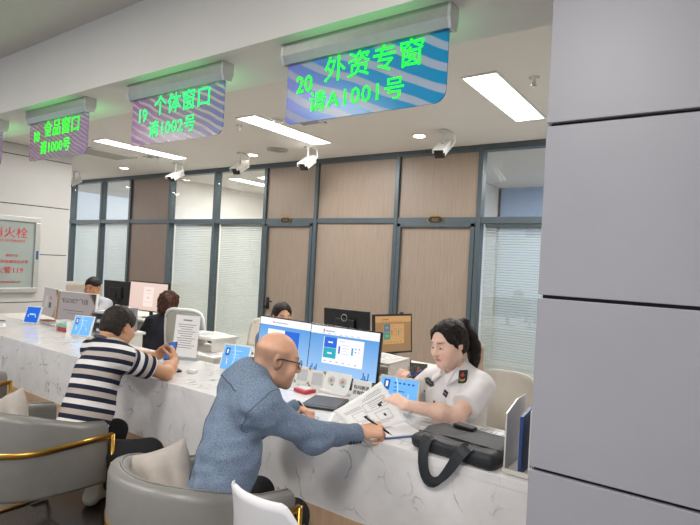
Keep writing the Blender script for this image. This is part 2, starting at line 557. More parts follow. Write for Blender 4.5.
def ik(a, b, l1, l2, pole):
    a = np.array(a, float); b = np.array(b, float); d = b - a; L = np.linalg.norm(d); u = d / L
    if L > .985 * (l1 + l2): L_ = .985 * (l1 + l2)
    else: L_ = L
    x = (l1 * l1 - l2 * l2 + L_ * L_) / (2 * L_); hgt = math.sqrt(max(l1 * l1 - x * x, 0))
    p = np.array(pole, float); p = p - u * (p @ u); p /= np.linalg.norm(p)
    return a + u * (x * L / L_) + p * hgt

def smooth01(e0, e1, x):
    t = np.clip((x - e0) / (e1 - e0), 0, 1); return t * t * (3 - 2 * t)

def head(F, H, female=False, fat=0.):
    """skull, jaw, brow, nose, lips, ears and eye hollows in the head frame H (x right, y forward, z up)"""
    R = H.R; S = H.s
    E = lambda c, r, k, op='add': F.ell(H.p(*c), np.array(r) * S, R, k, op)
    C = lambda a, b, r1, r2, k: F.cone(H.p(*a), H.p(*b), r1 * S, r2 * S, k)
    E((0, -.014, .036), (.077, .097, .087), .02)
    E((0, .028, -.02), (.066 + fat, .068, .090), .03)
    E((0, .034, -.070), (.050 + fat, .054, .046), .03)
    E((0, .076, -.101), (.021, .018, .018), .025)
    for q in (-1, 1):
        E((q * .040, .060, -.032), (.026 + fat, .026, .030), .02)
        C((q * .052, -.005, -.062), (q * .020, .070, -.100), .020 + fat * .6, .014, .02)
    C((-.034, .080, .026), (.034, .080, .026), .011, .011, .018)
    for q in (-1, 1): E((q * .032, .094, .006), (.019, .015, .0125), .010, 'sub')
    for q in (-1, 1): E((q * .032, .0755, .007), (.0165, .0135, .0125), .005)
    C((0, .088, .018), (0, .111, -.026), .0095, .0140, .008)
    for q in (-1, 1): E((q * .0130, .100, -.031), (.0085, .011, .0085), .005)
    E((0, .0905, -.058), (.022, .0100, .0060), .008)
    E((0, .0868, -.0705), (.019, .0105, .0075), .008)
    E((0, .097, -.0640), (.022, .006, .0016), .002, 'sub')
    for q in (-1, 1):
        E((q * .079, -.012, -.004), (.011, .021, .033), .006)
        E((q * .089, -.008, .000), (.007, .011, .018), .004, 'sub')

def face_tint(H, skin, lip, brow=None, lash=True, stubble=None, hairline=None):
    sk = np.array(lin(skin)); lp = np.array(lin(lip))
    def fn(V):
        L = H.loc(V); x, y, z = L[:, 0], L[:, 1], L[:, 2]; ax = np.abs(x)
        c = np.tile(sk, (len(V), 1))
        def put(m, col): 
            nonlocal c
            c = c * (1 - m[:, None]) + np.array(col) * m[:, None]
        near = (np.abs(x) < .12) & (np.abs(y) < .14) & (np.abs(z) < .14)
        rosy = np.exp(-(((ax - .045) / .022) ** 2 + ((z + .035) / .022) ** 2)) * (y > .03) * near
        put(rosy * .35, sk * np.array([1.0, .72, .70]))
        ear = smooth01(.080, .088, ax) * near * (np.abs(z) < .045)
        put(ear * .4, sk * np.array([1., .68, .62]))
        m = np.exp(-((x / .024) ** 4 + ((z + .064) / .0115) ** 4)) * (y > .082) * near
        put(m * .75, lp)
        m2 = np.exp(-((x / .024) ** 4 + ((z + .0640) / .0022) ** 2)) * (y > .078) * near
        put(m2 * .7, lp * .35)
        if brow:
            zb = .033 - .10 * np.maximum(ax - .035, 0)
            m = np.exp(-(((ax - .034) / .020) ** 4 + ((z - zb) / .0052) ** 2)) * (y > .05) * near
            put(np.clip(m, 0, 1) * .85, lin(brow))
        if lash:
            m = np.exp(-(((ax - .032) / .0145) ** 4 + ((z + .0015) / .0034) ** 2)) * (y > .06) * near
            put(np.clip(m * 1.2, 0, 1) * .9, (.012, .009, .008))
        if stubble:
            col, amt = stubble
            sides = smooth01(.055, .03, z - .25 * np.maximum(y, 0)) * smooth01(.055, .02, y) * smooth01(-.075, -.045, z)
            put(sides * amt * near, lin(col))
            jaw = smooth01(-.045, -.070, z) * smooth01(-.02, .01, y) * (1 - m * 0)
            mo = np.exp(-((x / .030) ** 4 + ((z + .049) / .007) ** 2)) * (y > .06)
            put(np.clip(jaw * .6 + mo * .6, 0, 1) * amt * .6 * near, lin(col))
        return c
    return fn

def hand(F, w, d, n, t, curl=(30, 40, 25), spread=1., s=1., thumb=(.55, .70, .35), thumb_curl=25, fingers=None):
    """wrist point w, finger direction d, palm normal n, thumb side t"""
    w = np.array(w, float); d = np.array(d, float); d /= np.linalg.norm(d)
    n = np.array(n, float); n -= d * (n @ d); n /= np.linalg.norm(n)
    t = np.array(t, float); t -= d * (t @ d) + n * (t @ n); t /= np.linalg.norm(t)
    off = (.030, .010, -.0105, -.030); seg = ((.043, .026, .021), (.047, .029, .022), (.044, .027, .021), (.034, .021, .019))
    ln = (.088, .090, .085, .078); rr = (.0088, .0090, .0086, .0076)
    tips = []
    for i in range(4):
        b = w + d * .012 * s + t * off[i] * .45 * s; kn = w + d * ln[i] * s + t * off[i] * spread * s - n * .004 * s
        F.cone(b, kn, .0145 * s, .0115 * s, .008)
        p = kn; a = 0.; cs = fingers[i] if fingers else curl
        dd = d + t * (off[i] * 3.2 * (spread - .75)); dd /= np.linalg.norm(dd)
        for j, L in enumerate(seg[i]):
            a += rad(cs[j]); v = dd * math.cos(a) + n * math.sin(a); e = p + v * L * s
            r0 = rr[i] * (1.06 - .09 * j) * s; F.cone(p, e, r0, r0 * .9, .0025); p = e
        tips.append(p)
    F.cone(w + d * .03 * s + t * .018 * s + n * .006 * s, w + d * .03 * s - t * .022 * s + n * .006 * s, .015 * s, .013 * s, .01)
    tv = d * thumb[0] + t * thumb[1] + n * thumb[2]; tv /= np.linalg.norm(tv)
    p = w + d * .018 * s + t * .020 * s + n * .006 * s
    q = p + tv * .044 * s; F.cone(p, q, .0155 * s, .0115 * s, .008)
    for j, L in enumerate((.034, .027)):
        tv = tv * math.cos(rad(thumb_curl)) + (d * .8 + n * .3 - t * .35) * math.sin(rad(thumb_curl)); tv /= np.linalg.norm(tv)
        e = q + tv * L * s; F.cone(q, e, .0105 * s, .0088 * s, .003); q = e
    return tips, q

def torso(F, hip, nb, ls, rs, w=1., dp=1., g=0., belly=0., k=.05):
    hip, nb, ls, rs = (np.array(v, float) for v in (hip, nb, ls, rs))
    u = nb - hip; L = np.linalg.norm(u); u /= L
    l = rs - ls; l -= u * (l @ u); l /= np.linalg.norm(l); f = np.cross(u, l)
    R = np.stack([l, f, u], 1)
    F.ell(hip + u * .02, (.172 * w + g, .125 * dp + g, .13 + g), R, k)
    F.ell(hip + u * L * .34 + f * (.01 + belly * .5), (.150 * w + g, .112 * dp + g + belly, .17 + g), R, k)
    F.ell(hip + u * L * .68, (.162 * w + g, .115 * dp + g, .18 + g), R, k)
    F.cone(ls * .86 + rs * .14, ls * .14 + rs * .86, .066 + g, .066 + g, k)
    for q in (ls, rs): F.cone(nb + u * .03, q * .75 + nb * .25, .045 + g, .055 + g, k)
    return R

def eyes(H, parent, iris='1a110c'):
    for q in (-1, 1):
        mb = MB()
        R = Matrix([list(r) for r in H.R]); c = Vector(H.p(q * .032, .0775, .002)); s = .0118 * H.s
        R2 = R @ Matrix(((1, 0, 0), (0, 0, 1), (0, -1, 0)))
        pr = [(math.sin(a) * s, math.cos(a) * s) for a in [0.02 + i * (math.pi - .04) / 12 for i in range(13)]]
        mb.lathe(pr, c, 16, 0, R2)
        for f in mb.bm.faces:
            d = (f.calc_center_median() - c).normalized()
            if d.dot(Vector(H.R[:, 1])) > .80: f.material_index = 1
        mb.build('eye', [plain('eye_white', 'd8d2cc', .2, var=.01), plain('iris_' + iris, iris, .15)], parent)

def limb_mesh(name, parts, mat, parent, h=.008, wr=(.0, 20), cuts=(), k=.03, stripe=None, relax=1):
    """cloth or limb volume from (points, radii) chains"""
    P = np.concatenate([np.array(p, float) for p, r in parts]); rm = max(max(r) for p, r in parts)
    F = Field(P.min(0) - rm - .05, P.max(0) + rm + .05, h)
    for p, r in parts: F.chain(p, r, k)
    if wr[0]: F.wrinkle(wr[0], wr[1])
    for c in cuts: F.cut(*c)
    return F.build(name, mat, parent, stripe=stripe, relax=relax)
def own(o, root):
    """parent a part whose mesh is already in world coordinates"""
    o.parent = root; o.matrix_parent_inverse = root.matrix_basis.inverted(); return o
# ------------------------------------------------------------------ the setting
CEIL, YB = 2.95, 5.70           # ceiling height, depth of the partition wall
YC0, YC1, ZC = 2.015, 2.60, .76  # service counter: front, back, top
BEAM0, BEAM1, BEAMZ = 1.70, 2.13, 2.53

mb = MB(); mb.box((-4.5, -2.1, -.05), (17, 9.4, .1)); structure('floor', mb, floor_dark)
mb = MB(); mb.box((-4.5, 6.55, -.05), (17, 7.9, .1)); structure('floor_office', mb, plain('pale_bounce_tile', 'cfc8bd', .4, var=.03, scale=3))  # unseen office floor, made pale to bounce light onto the ceiling
mb = MB(); mb.box((-4.5, 2.0, CEIL + .05), (17, 17, .1)); structure('ceiling', mb, ceil_white)
mb = MB(); mb.box((-5.0, (BEAM0 + BEAM1) / 2, (BEAMZ + CEIL) / 2), (13, BEAM1 - BEAM0, CEIL - BEAMZ)); structure('ceiling_beam', mb, wall_white)

# grey clad pillar on the right: panels with dark open joints
mb = MB(); X0, X1, YF = -.465, 1.35, BEAM0
mb.box(((X0 + X1) / 2, YF + .47, CEIL / 2), (X1 - X0 - .02, .90, CEIL), 1)
zs = [0, .395, .935, 1.475, 2.015, 2.555, CEIL]
for a, b in zip(zs, zs[1:]):
    mb.box(((X0 + X1) / 2, YF + .47, (a + b) / 2), (X1 - X0, .94, b - a - .011), 0, bev=.002)
structure('wall_right', mb, [cladding, seam_dark])

# clad pier on the left, with the fire hydrant cabinet
mb = MB(); XL, YL = -8.0, 4.03
mb.box((XL - .6, 1.5 + (YL - 1.5) / 2, CEIL / 2), (1.18, YL - 1.5 - .02, CEIL), 1)
zs = [0, .75, 1.43, 2.12, 2.80, CEIL]
for a, b in zip(zs, zs[1:]):
    mb.box((XL - .6, 1.5 + (YL - 1.5) / 2, (a + b) / 2), (1.2, YL - 1.5, b - a - .012), 0, bev=.002)
structure('wall_left', mb, [cladding_left, seam_dark])
mb = MB(); mb.box((-9.12, 4.55, .475), (.9, .9, .95), 0, bev=.01)
o = mb.build('low_cabinet', [plain('beige_laminate', 'b9b0a4', .5)])
tag(o, 'beige low cabinet beside the grey left pier at the far end', 'cabinet')
mb = MB(); mb.box((-11.6, 4.8, CEIL / 2), (.1, 2.0, CEIL)); structure('wall_far_left', mb, wall_white)

# partition of slate frames, wood panels, glass and doors
xs = [-11.16, -10.03, -9.04, -7.85, -6.68, -5.56, -4.59, -3.31, -2.24, -1.18, -.2]
ZT = 2.10
kinds = ['glass', 'glass', 'wood', 'glass', 'glass', 'door', 'fixed', 'door', 'glass', 'glass']
wall = thing('wall_back', None, None, (0, YB, 0)); wall['kind'] = 'structure'
mb = MB(); mb.box((-5.7, 0, CEIL - .035), (11.1, .11, .07)); mb.build('top_rail', frame_metal, wall)
mb = MB(); mb.box((-5.7, 0, ZT), (11.1, .10, .07), bev=.004); mb.build('transom', frame_metal, wall)
mb = MB(); mb.box((-5.7, 0, .05), (11.1, .10, .10)); mb.build('base_rail', frame_metal, wall)
for i, x in enumerate(xs):
    mb = MB(); mb.box((x, 0, CEIL / 2 - .03), (.055, .12, CEIL - .06), bev=.004); mb.build('mullion', frame_metal, wall)
nw = nd = 0
BLIND_LABELS = {0: 'lowered pale venetian blind in the glass bay nearest the left pier', 1: 'lowered pale venetian blind beside the narrow brown wood bay, on its left',
                3: 'lowered pale venetian blind just right of the narrow brown wood bay', 4: 'lowered pale venetian blind left of the numbered door in the middle',
                8: 'lowered pale venetian blind behind the woman with a ponytail', 9: 'lowered pale venetian blind mostly hidden behind the grey pillar'}
for i, kd in enumerate(kinds):
    a, b = xs[i] + .033, xs[i + 1] - .033; c = (a + b) / 2; w = b - a
    if kd == 'glass':
        nw += 1
        o = thing('window_%d' % nw, None, None, (c, YB, 0)); o['kind'] = 'structure'
        mb = MB(); mb.box((0, .0, (ZT + CEIL) / 2 - .01), (w, .012, CEIL - ZT - .09)); mb.build('pane', glass, o)
        mb = MB(); mb.box((0, .0, ZT / 2 + .03), (w, .012, ZT - .13)); mb.build('pane', glass, o)
        bl = thing('venetian_blind', BLIND_LABELS[i], 'blind', (c, YB + .07, 0), 0, 'venetian blinds behind the glass partition')
        mb = MB()
        for q in range(66):
            mb.box((0, 0, ZT - .075 - q * .0285), (w - .03, .024, .0016), R=Matrix.Rotation(rad(52), 3, 'X'))
        mb.build('slats', m_blind(), bl)
        mb = MB(); mb.box((0, 0, ZT - .05), (w - .02, .03, .03)); mb.build('head_rail', alu, bl)
        mb = MB()
        for sx in (-.32, .32): mb.tube([(sx * w, -.014, ZT - .05), (sx * w, -.014, .22)], .0012, 4)
        mb.build('cord', white_plastic, bl)
    else:
        mt = wood_dark if kd == 'wood' else wood_panel
        mb = MB(); mb.box((c, 0, (ZT + CEIL) / 2 - .015), (w, .05, CEIL - ZT - .10)); mb.build('wood_panel', mt, wall)
        if kd != 'door':
            mb = MB(); mb.box((c, 0, ZT / 2 + .03), (w, .05, ZT - .13)); mb.build('wood_panel', mt, wall)
        else:
            nd += 1
            d = thing('door_%d' % nd, None, None, (c, YB, 0)); d['kind'] = 'structure'
            mb = MB(); mb.box((0, .0, ZT / 2 + .0), (w - .10, .05, ZT - .13)); mb.build('door_leaf', mt, d)
            mb = MB()
            for sx in (-1, 1): mb.box((sx * (w / 2 - .025), -.01, ZT / 2), (.05, .11, ZT - .07), bev=.003)
            mb.box((0, -.01, ZT - .055), (w, .11, .05), bev=.003)
            mb.build('door_frame', frame_metal, d)
            hx = -w / 2 + .11; dz = -.07
            mb = MB(); mb.M = Matrix.Translation((0, 0, dz)); mb.box((hx, -.032, .96), (.05, .02, .17), bev=.006); mb.tube([(hx, -.04, 1.0), (hx, -.09, 1.0), (hx + .13, -.09, .995)], .011, 8)
            mb.lathe([(.024, 0), (.024, .03)], (hx, -.05, .91), 12, R=Matrix.Rotation(rad(90), 3, 'X'))
            mb.build('door_handle', black_plastic, d)
            pl = thing('number_plate', ['small black plate with gold rim over the middle door' if nd == 1 else 'small black plate with gold rim over the door left of the ponytail woman'][0], 'sign', (c - .05 + (.06 if nd == 2 else 0), YB - .062, ZT + .005), 0, 'black door number plates')
            mb = MB(); mb.prism([(math.cos(t) * .075 + (.03 if math.cos(t) > 0 else -.03), math.sin(t) * .048) for t in [k * math.pi / 12 for k in range(24)]], 0, .008, 0, 'y'); mb.build('rim', gold, pl)
            mb = MB(); mb.prism([(math.cos(t) * .064 + (.03 if math.cos(t) > 0 else -.03), math.sin(t) * .038) for t in [k * math.pi / 12 for k in range(24)]], -.003, 0, 0, 'y'); mb.build('plaque', black_plastic, pl)
            text_ob('lettering', '418' if nd == 1 else '420', .055, gold, pl, (0, -.005, 0))

# the rooms behind the partition
mb = MB(); mb.box((-7.2, 8.85, CEIL / 2), (8.2, .1, CEIL)); structure('wall_rear_room', mb, wall_white)
blue_wall = plain('pale_blue_wall', 'a8c4ee', .7, var=.03)
mb = MB(); mb.box((-1.2, 8.85, CEIL / 2), (4.0, .1, CEIL)); structure('wall_rear_room_right', mb, blue_wall)
for x in (-8.4, -3.2):
    mb = MB(); mb.box((x, 7.3, CEIL / 2), (.1, 3.0, CEIL)); structure('wall_room_divider', mb, wall_white)
mb = MB(); mb.box((.6, 5.0, CEIL / 2), (.1, 8.0, CEIL)); structure('wall_office_right', mb, wall_white)

# ------------------------------------------------------------------ ceiling fittings
panel_glow = glow('light_panel_diffuser', 'fff6ea', PANEL_EMIT)
down_glow = glow('downlight_glow', 'fff1dc', 14)
def ceiling_panel(x, y, w, l, label, rz=0., office=True):
    t = thing('ceiling_light', label, 'ceiling light', (x, y, CEIL), rz, 'rectangular ceiling light panels')
    mb = MB()
    for sx in (-1, 1): mb.box((sx * (w / 2 - .008), 0, -.006), (.016, l, .012))
    for sy in (-1, 1): mb.box((0, sy * (l / 2 - .008), -.006), (w - .032, .016, .012))
    mb.build('frame', white_plastic, t)
    mb = MB(); mb.box((0, 0, -.004), (w - .032, l - .032, .006)); mb.build('diffuser', panel_glow, t)
    if office:
        L = bpy.data.lights.new('panel_lamp', 'AREA'); L.shape = 'RECTANGLE'; L.size = w - .04; L.size_y = l - .04; L.energy = OFFICE_LAMP; L.color = (1, .975, .945)
        lo = bpy.data.objects.new('panel_lamp', L); COL.objects.link(lo); lo.location = (x, y, CEIL - .0085)
    return t
ceiling_panel(-1.475, 4.22, .28, 1.28, 'long ceiling light panel just left of the grey pillar')
ceiling_panel(-3.92, 4.27, .28, 1.26, 'long ceiling light panel behind the sign numbered 19 and left of 20')
ceiling_panel(-6.53, 4.24, .28, 1.28, 'long ceiling light panel passing behind the sign numbered 19, toward the far end')
for x, y, s in ((-9.6, 7.1, 'beyond the glass bay nearest the left pier'), (-7.2, 7.1, 'beyond the glass just right of the brown wood bay'),
                (-5.3, 7.0, 'beyond the glass beside the middle door'), (-10.6, 4.2, 'at the far left end behind the pier'), (-1.1, 7.6, 'added to light the room behind the pillar')):  # last panel is added to brighten the dark right-hand room
    ceiling_panel(x, y, .28, 1.28, 'ceiling light panel ' + s)
def downlight(x, y, label):
    t = thing('downlight', label, 'ceiling light', (x, y, CEIL), 0, 'small round downlights')
    mb = MB(); mb.lathe([(.062, 0), (.085, -.002), (.085, -.008), (.062, -.006)], (0, 0, 0), 28); mb.build('rim', white_plastic, t)
    mb = MB(); mb.lathe([(.062, -.001), (.062, -.0095)], (0, 0, 0), 28); mb.build('lamp', down_glow, t)
downlight(-8.32, 5.06, 'small round downlight nearest the left pier')
downlight(-5.28, 5.08, 'small round downlight between two security cameras over the glass bay')
downlight(-2.70, 5.02, 'small round downlight left of the rightmost security camera')
downlight(-1.75, 7.0, 'small round downlight seen through the glass left of the pillar')
# added hall panels and fill lamps over the waiting side, out of view
for i, (x, y) in enumerate(((-2.9, -.4), (-.6, -.2), (1.6, -.4), (-5.4, -.6))):
    ceiling_panel(x, y, .6, 1.2, 'square hall light panel added out of view over the waiting side', 0, False)
    L = bpy.data.lights.new('hall_fill_lamp', 'AREA'); L.shape = 'RECTANGLE'; L.size = .56; L.size_y = 1.16; L.energy = HALL_FILL; L.color = (1, .975, .95)
    lo = bpy.data.objects.new('hall_fill_lamp', L); COL.objects.link(lo); lo.location = (x, y, CEIL - .02)

def sprinkler(x, y, label):
    t = thing('sprinkler', label, 'sprinkler', (x, y, CEIL), 0, 'ceiling sprinkler heads')
    mb = MB(); mb.lathe([(.038, 0), (.036, -.008), (.018, -.012), (.011, -.02), (.009, -.035)], (0, 0, 0), 18); mb.build('collar', alu_bright, t)
    mb = MB()
    for s in (-1, 1): mb.tube([(s * .009, 0, -.03), (s * .014, 0, -.045), (s * .004, 0, -.06)], .003, 6)
    mb.lathe([(.005, -.055), (.02, -.060), (.02, -.063), (.003, -.064)], (0, 0, 0), 14); mb.build('deflector', alu, t)
    mb = MB(); mb.tube([(0, 0, -.03), (0, 0, -.057)], .0035, 8); mb.build('bulb', red_plastic, t)
sprinkler(-1.15, 3.82, 'chrome sprinkler head right of the rightmost light panel')
sprinkler(-4.25, 3.87, 'sprinkler head between the sign numbered 19 and a light panel')
t = thing('smoke_detector', 'round white smoke detector at the edge of the middle light panel', 'smoke detector', (-3.68, 3.86, CEIL))
mb = MB(); mb.lathe([(.055, 0), (.055, -.012), (.045, -.018)], n=24); mb.build('base', white_plastic, t)
mb = MB(); mb.lathe([(.046, -.016), (.05, -.03), (.035, -.044), (.012, -.048)], n=24); mb.build('sensor_head', white_plastic, t)

def vent(x, y, w, l, label, round_=False):
    t = thing('ceiling_vent', label, 'air vent', (x, y, CEIL), 0, 'ceiling air vents')
    fm = plain('vent_grey', 'b4b1ab', .5)
    mb = MB()
    if round_:
        for r in (.05, .09, .13): mb.tube([(r * math.cos(a), r * math.sin(a), -.008 - .02 * (.13 - r) / .13) for a in [k * math.pi / 12 for k in range(24)]], .008, 6, closed=True)
        mb.build('rings', fm, t)
    else:
        for sx in (-1, 1): mb.box((sx * (w / 2 - .015), 0, -.006), (.03, l, .012))
        for sy in (-1, 1): mb.box((0, sy * (l / 2 - .015), -.006), (w, .03, .012))
        mb.build('frame', white_plastic, t)
        mb = MB()
        for k in range(int(w / .035) - 1): mb.box((-w / 2 + .035 * (k + 1), 0, -.006), (.004, l - .05, .016), R=Matrix.Rotation(rad(35), 3, 'Y'))
        mb.build('louvres', fm, t)
vent(-3.45, 4.02, .30, .30, 'square air vent behind the lower edge of the sign numbered 20')
vent(-7.45, 4.2, .55, .75, 'large rectangular air vent right of the sign numbered 18')
vent(-6.92, 4.62, .16, .16, 'small square air vent beside the long far light panel')
vent(-4.70, 4.95, 0, 0, 'round air vent above the glass, right of a downlight', True)

def cctv(x, y, label, yaw=-80, pitch=30):
    t = thing('security_camera', label, 'security camera', (x, y, CEIL), 0, 'white bullet security cameras')
    mb = MB(); mb.lathe([(.055, 0), (.055, -.012), (.03, -.02), (.013, -.022), (.013, -.15)], n=18); mb.build('mount', alu_bright, t)
    mb = MB(); mb.tube([(.05, .03, -.01), (.10, .05, -.03), (.12, .04, -.12), (.07, .03, -.20)], .005, 6); mb.build('cable', white_plastic, t)
    H = Frame((0, 0, -.205), yaw, pitch); R = Matrix([list(r) for r in H.R])
    P = lambda *a: Vector(H.p(*a))
    mb = MB(); mb.box(P(0, -.03, 0), (.100, .26, .095), R=R, bev=.02, seg=3); mb.build('housing', white_plastic, t)
    mb = MB(); mb.box(P(0, .0, .052), (.116, .31, .01), R=R, bev=.003)
    for s in (-1, 1): mb.box(P(s * .055, .0, .033), (.006, .30, .038), R=R)
    mb.build('sunshade', white_plastic, t)
    f = MB(); f.box(P(0, .10, -.002), (.104, .03, .098), R=R, bev=.010)
    f.lathe([(.034, 0), (.036, .018), (.028, .020)], P(0, .112, 0), 20, R=R @ Matrix.Rotation(rad(-90), 3, 'X'))
    fo = f.build('lens', black_plastic, t)
cctv(-6.97, 5.1, 'white bullet security camera beside the far long light panel')
cctv(-5.36, 4.94, 'white bullet security camera between the far and middle light panels')
cctv(-4.23, 5.0, 'white bullet security camera at the end of the middle light panel')
cctv(-2.37, 4.91, 'white bullet security camera just left of the pillar window')
cctv(-9.75, 4.95, 'small white security camera partly hidden by the left pier')

# ------------------------------------------------------------------ hanging LED signs
led_m = None
def m_led(col):
    k = 'led_' + col
    if k in MATS: return MATS[k]
    t = NT(k); v = t.coords((1, 1, 1))
    vo = t.add('ShaderNodeTexVoronoi'); vo.inputs['Scale'].default_value = 150; vo.inputs['Randomness'].default_value = 0.
    t.link(v, vo.inputs['Vector'])
    dot = t.ramp(vo.outputs['Distance'], [(.30, (1, 1, 1)), (.55, (.30, .30, .30))])
    t.base('052b10'); e = t.mix(1.0, dot, col, 'MULTIPLY'); t.link(e, t.b.inputs['Emission Color'])
    t.b.inputs['Emission Strength'].default_value = 2.3
    MATS[k] = t.m; return t.m
def led_sign(x0, x1, num, l1, l2, label, acr, ledc, y=1.80):
    w = x1 - x0; c = (x0 + x1) / 2
    t = thing('led_window_sign', label, 'sign', (c, y, BEAMZ), 0, 'green LED window signs under the beam')
    mb = MB(); mb.prism([(-.035, 0), (-.035, -.055), (-.022, -.092), (.022, -.092), (.035, -.055), (.035, 0)], -w / 2 - .012, w / 2 + .012, 0, 'x'); mb.build('housing', alu, t)
    for s in (-1, 1):
        mb = MB(); mb.prism([(-.037, 0), (-.037, -.056), (-.023, -.095), (.023, -.095), (.037, -.056), (.037, 0)], s * (w / 2 + .012) - .006, s * (w / 2 + .012) + .006, 0, 'x')
        mb.build('end_cap', alu_bright, t)
    H0, H1, r = -.085, -.362, .05
    poly = [(-w / 2, H0), (-w / 2, H1 + .02)] + [(-w / 2 + .02 - .02 * math.cos(a), H1 + .02 - .02 * math.sin(a)) for a in (rad(45), rad(90))]
    poly += [(w / 2 - r + r * math.sin(a), H1 + r - r * math.cos(a)) for a in [rad(k * 15) for k in range(7)]] + [(w / 2, H0)]
    mb = MB(); mb.prism(poly, -.004, .004, 0, 'y'); mb.build('acrylic_panel', acr, t)
    LM = m_led(ledc)
    text_ob('lettering', num, .105, LM, t, (-w / 2 + .105, -.0065, -.195), ext=.0012, sx=.92, off=.0014)
    text_ob('lettering', l1, .118, LM, t, (.06, -.0065, -.158), ext=.0012, sx=1.02, spacing=1.06, off=.0008)
    text_ob('lettering', l2, .098, LM, t, (-.02, -.0065, -.285), ext=.0012, sx=1.02, spacing=1.08, off=.0007)
    L = bpy.data.lights.new('led_glow', 'AREA'); L.shape = 'RECTANGLE'; L.size = w * .8; L.size_y = .03; L.energy = .35; L.color = (.16, 1, .25)
    lo = bpy.data.objects.new('led_glow', L); COL.objects.link(lo); lo.location = (c, y + .11, BEAMZ - .16); lo.rotation_euler = (math.pi * .97, 0, 0)
    L2 = L.copy(); L2.energy = .16; lo = bpy.data.objects.new('led_glow', L2); COL.objects.link(lo); lo.location = (c, y - .06, BEAMZ - .13); lo.rotation_euler = (math.pi * 1.06, 0, 0)
    return t
acr20 = m_acrylic('blue_wave_acrylic', [(.0, '7f86cf'), (.25, '5a86cc'), (.55, '2f8fc4'), (1, '1786b4')], 'a8b4c6', 4.0, .4, .88)
acr19 = m_acrylic('violet_wave_acrylic', [(.0, 'a46aae'), (.35, '9580a2'), (.7, '8d86a6'), (1, '6f80b8')], 'c2c2b8', 8.0, 1.3, .66)
acr18 = m_acrylic('mauve_wave_acrylic', [(.0, 'a27a9c'), (.5, '98889a'), (1, 'a07cb4')], 'b8b6ae', 12.0, 2.2, .68)
led_sign(-1.665, -.865, '20', '外资专窗', '请A1001号', 'blue hanging LED sign numbered 20, nearest the grey pillar', acr20, '12e838')
led_sign(-2.895, -2.095, '19', '个体窗口', '请1002号', 'violet hanging LED sign numbered 19', acr19, '16e070')
led_sign(-4.195, -3.395, '18', '食品窗口', '请1000号', 'mauve hanging LED sign numbered 18', acr18, '18f018')
led_sign(-5.475, -4.675, '17', '综合窗口', '请1003号', 'hanging LED sign cut off by the left picture edge', acr18, '18f018')

# ------------------------------------------------------------------ fire hydrant cabinet on the left pier
t = thing('fire_hydrant_cabinet', 'wall cabinet with red fire hydrant lettering on frosted glass', 'fire cabinet', (XL + .001, 3.2, 1.42))
ya, yb, za, zb = -.37, .41, -.53, .53
mb = MB()
for (c, d) in (((.03, (ya + yb) / 2, zb - .035), (.06, yb - ya, .07)), ((.03, (ya + yb) / 2, za + .035), (.06, yb - ya, .07)),
               ((.03, ya + .035, 0), (.06, .07, zb - za - .14)), ((.03, yb - .035, 0), (.06, .07, zb - za - .14))):
    mb.box(c, d, bev=.008)
mb.build('frame', alu_bright, t)
mb = MB(); mb.box((.02, (ya + yb) / 2, 0), (.02, yb - ya - .14, zb - za - .14)); mb.build('glass_panel', cabinet_glass, t)
mb = MB(); mb.box((.062, yb - .035, .0), (.012, .03, .12), bev=.003); mb.box((.069, yb - .035, .01), (.004, .018, .05)); mb.build('latch', plain('blue_latch', '2f5f86', .4), t)
RX = (math.pi / 2, 0, math.pi / 2)
text_ob('lettering', '消火栓', .155, red_print, t, (.032, .02, .29), RX)
text_ob('lettering', 'FIRE HYDRANT', .055, red_print, t, (.032, .035, .185), RX)
text_ob('lettering', '使用方法', .04, red_print, t, (.032, .06, -.02), RX)
text_ob('lettering', '请击碎玻璃取出水带', .05, red_print, t, (.032, .05, -.105), RX)
text_ob('lettering', '火警119', .10, red_print, t, (.032, .04, -.225), RX)
text_ob('lettering', '消防器材有限公司', .032, red_print, t, (.032, .06, -.385), RX)

# ------------------------------------------------------------------ service counter
t = thing('service_counter', 'long white veined stone service counter with oak panel below', 'counter', (-4.3, YC0, 0))
CX0, CX1 = -7.95 + 4.3, -.465 + 4.3 + .0
mb = MB(); mb.box(((CX0 + CX1) / 2, (YC1 - YC0) / 2, ZC - .02), (CX1 - CX0, YC1 - YC0, .04), bev=.002)
mb.box(((CX0 + CX1) / 2, .012, (.375 + ZC - .04) / 2), (CX1 - CX0, .024, ZC - .04 - .375))
mb.build('stone_top', marble, t)
mb = MB(); mb.box(((CX0 + CX1) / 2, .01, .375 / 2), (CX1 - CX0, .03, .375)); mb.build('oak_panel', wood_light, t)
mb = MB(); mb.box(((CX0 + CX1) / 2, YC1 - YC0 - .015, (ZC - .04) / 2), (CX1 - CX0, .02, ZC - .05)); mb.build('rear_panel', offwhite_plastic, t)
# woven carpet on the waiting side
mb = MB(); mb.box((-3.2, -.6, .003), (9.5, 4.24, .006)); o = mb.build('carpet', m_carpet()); tag(o, 'grey-brown woven carpet under the armchairs on the waiting side', 'carpet')
# ------------------------------------------------------------------ monitors and displays
def screen(parent, w, h, bg, items, R=None, z0=0.):
    """lit screen face in the local x-z plane looking to -y; items = (x0, z0, x1, z1, colour) in 0..1"""
    mats = [bg]; mb = MB()
    mb.box((0, .0, z0), (w, .002, h), 0)
    for k, (a, b, c, d, m) in enumerate(items):
        if m not in mats: mats.append(m)
        mb.box((((a + c) / 2 - .5) * w, -.0012 - .00012 * (k % 5 + 1), z0 + ((b + d) / 2 - .5) * h), ((c - a) * w, .0004, (d - b) * h), mats.index(m))
    o = mb.build('screen', mats, parent); return o

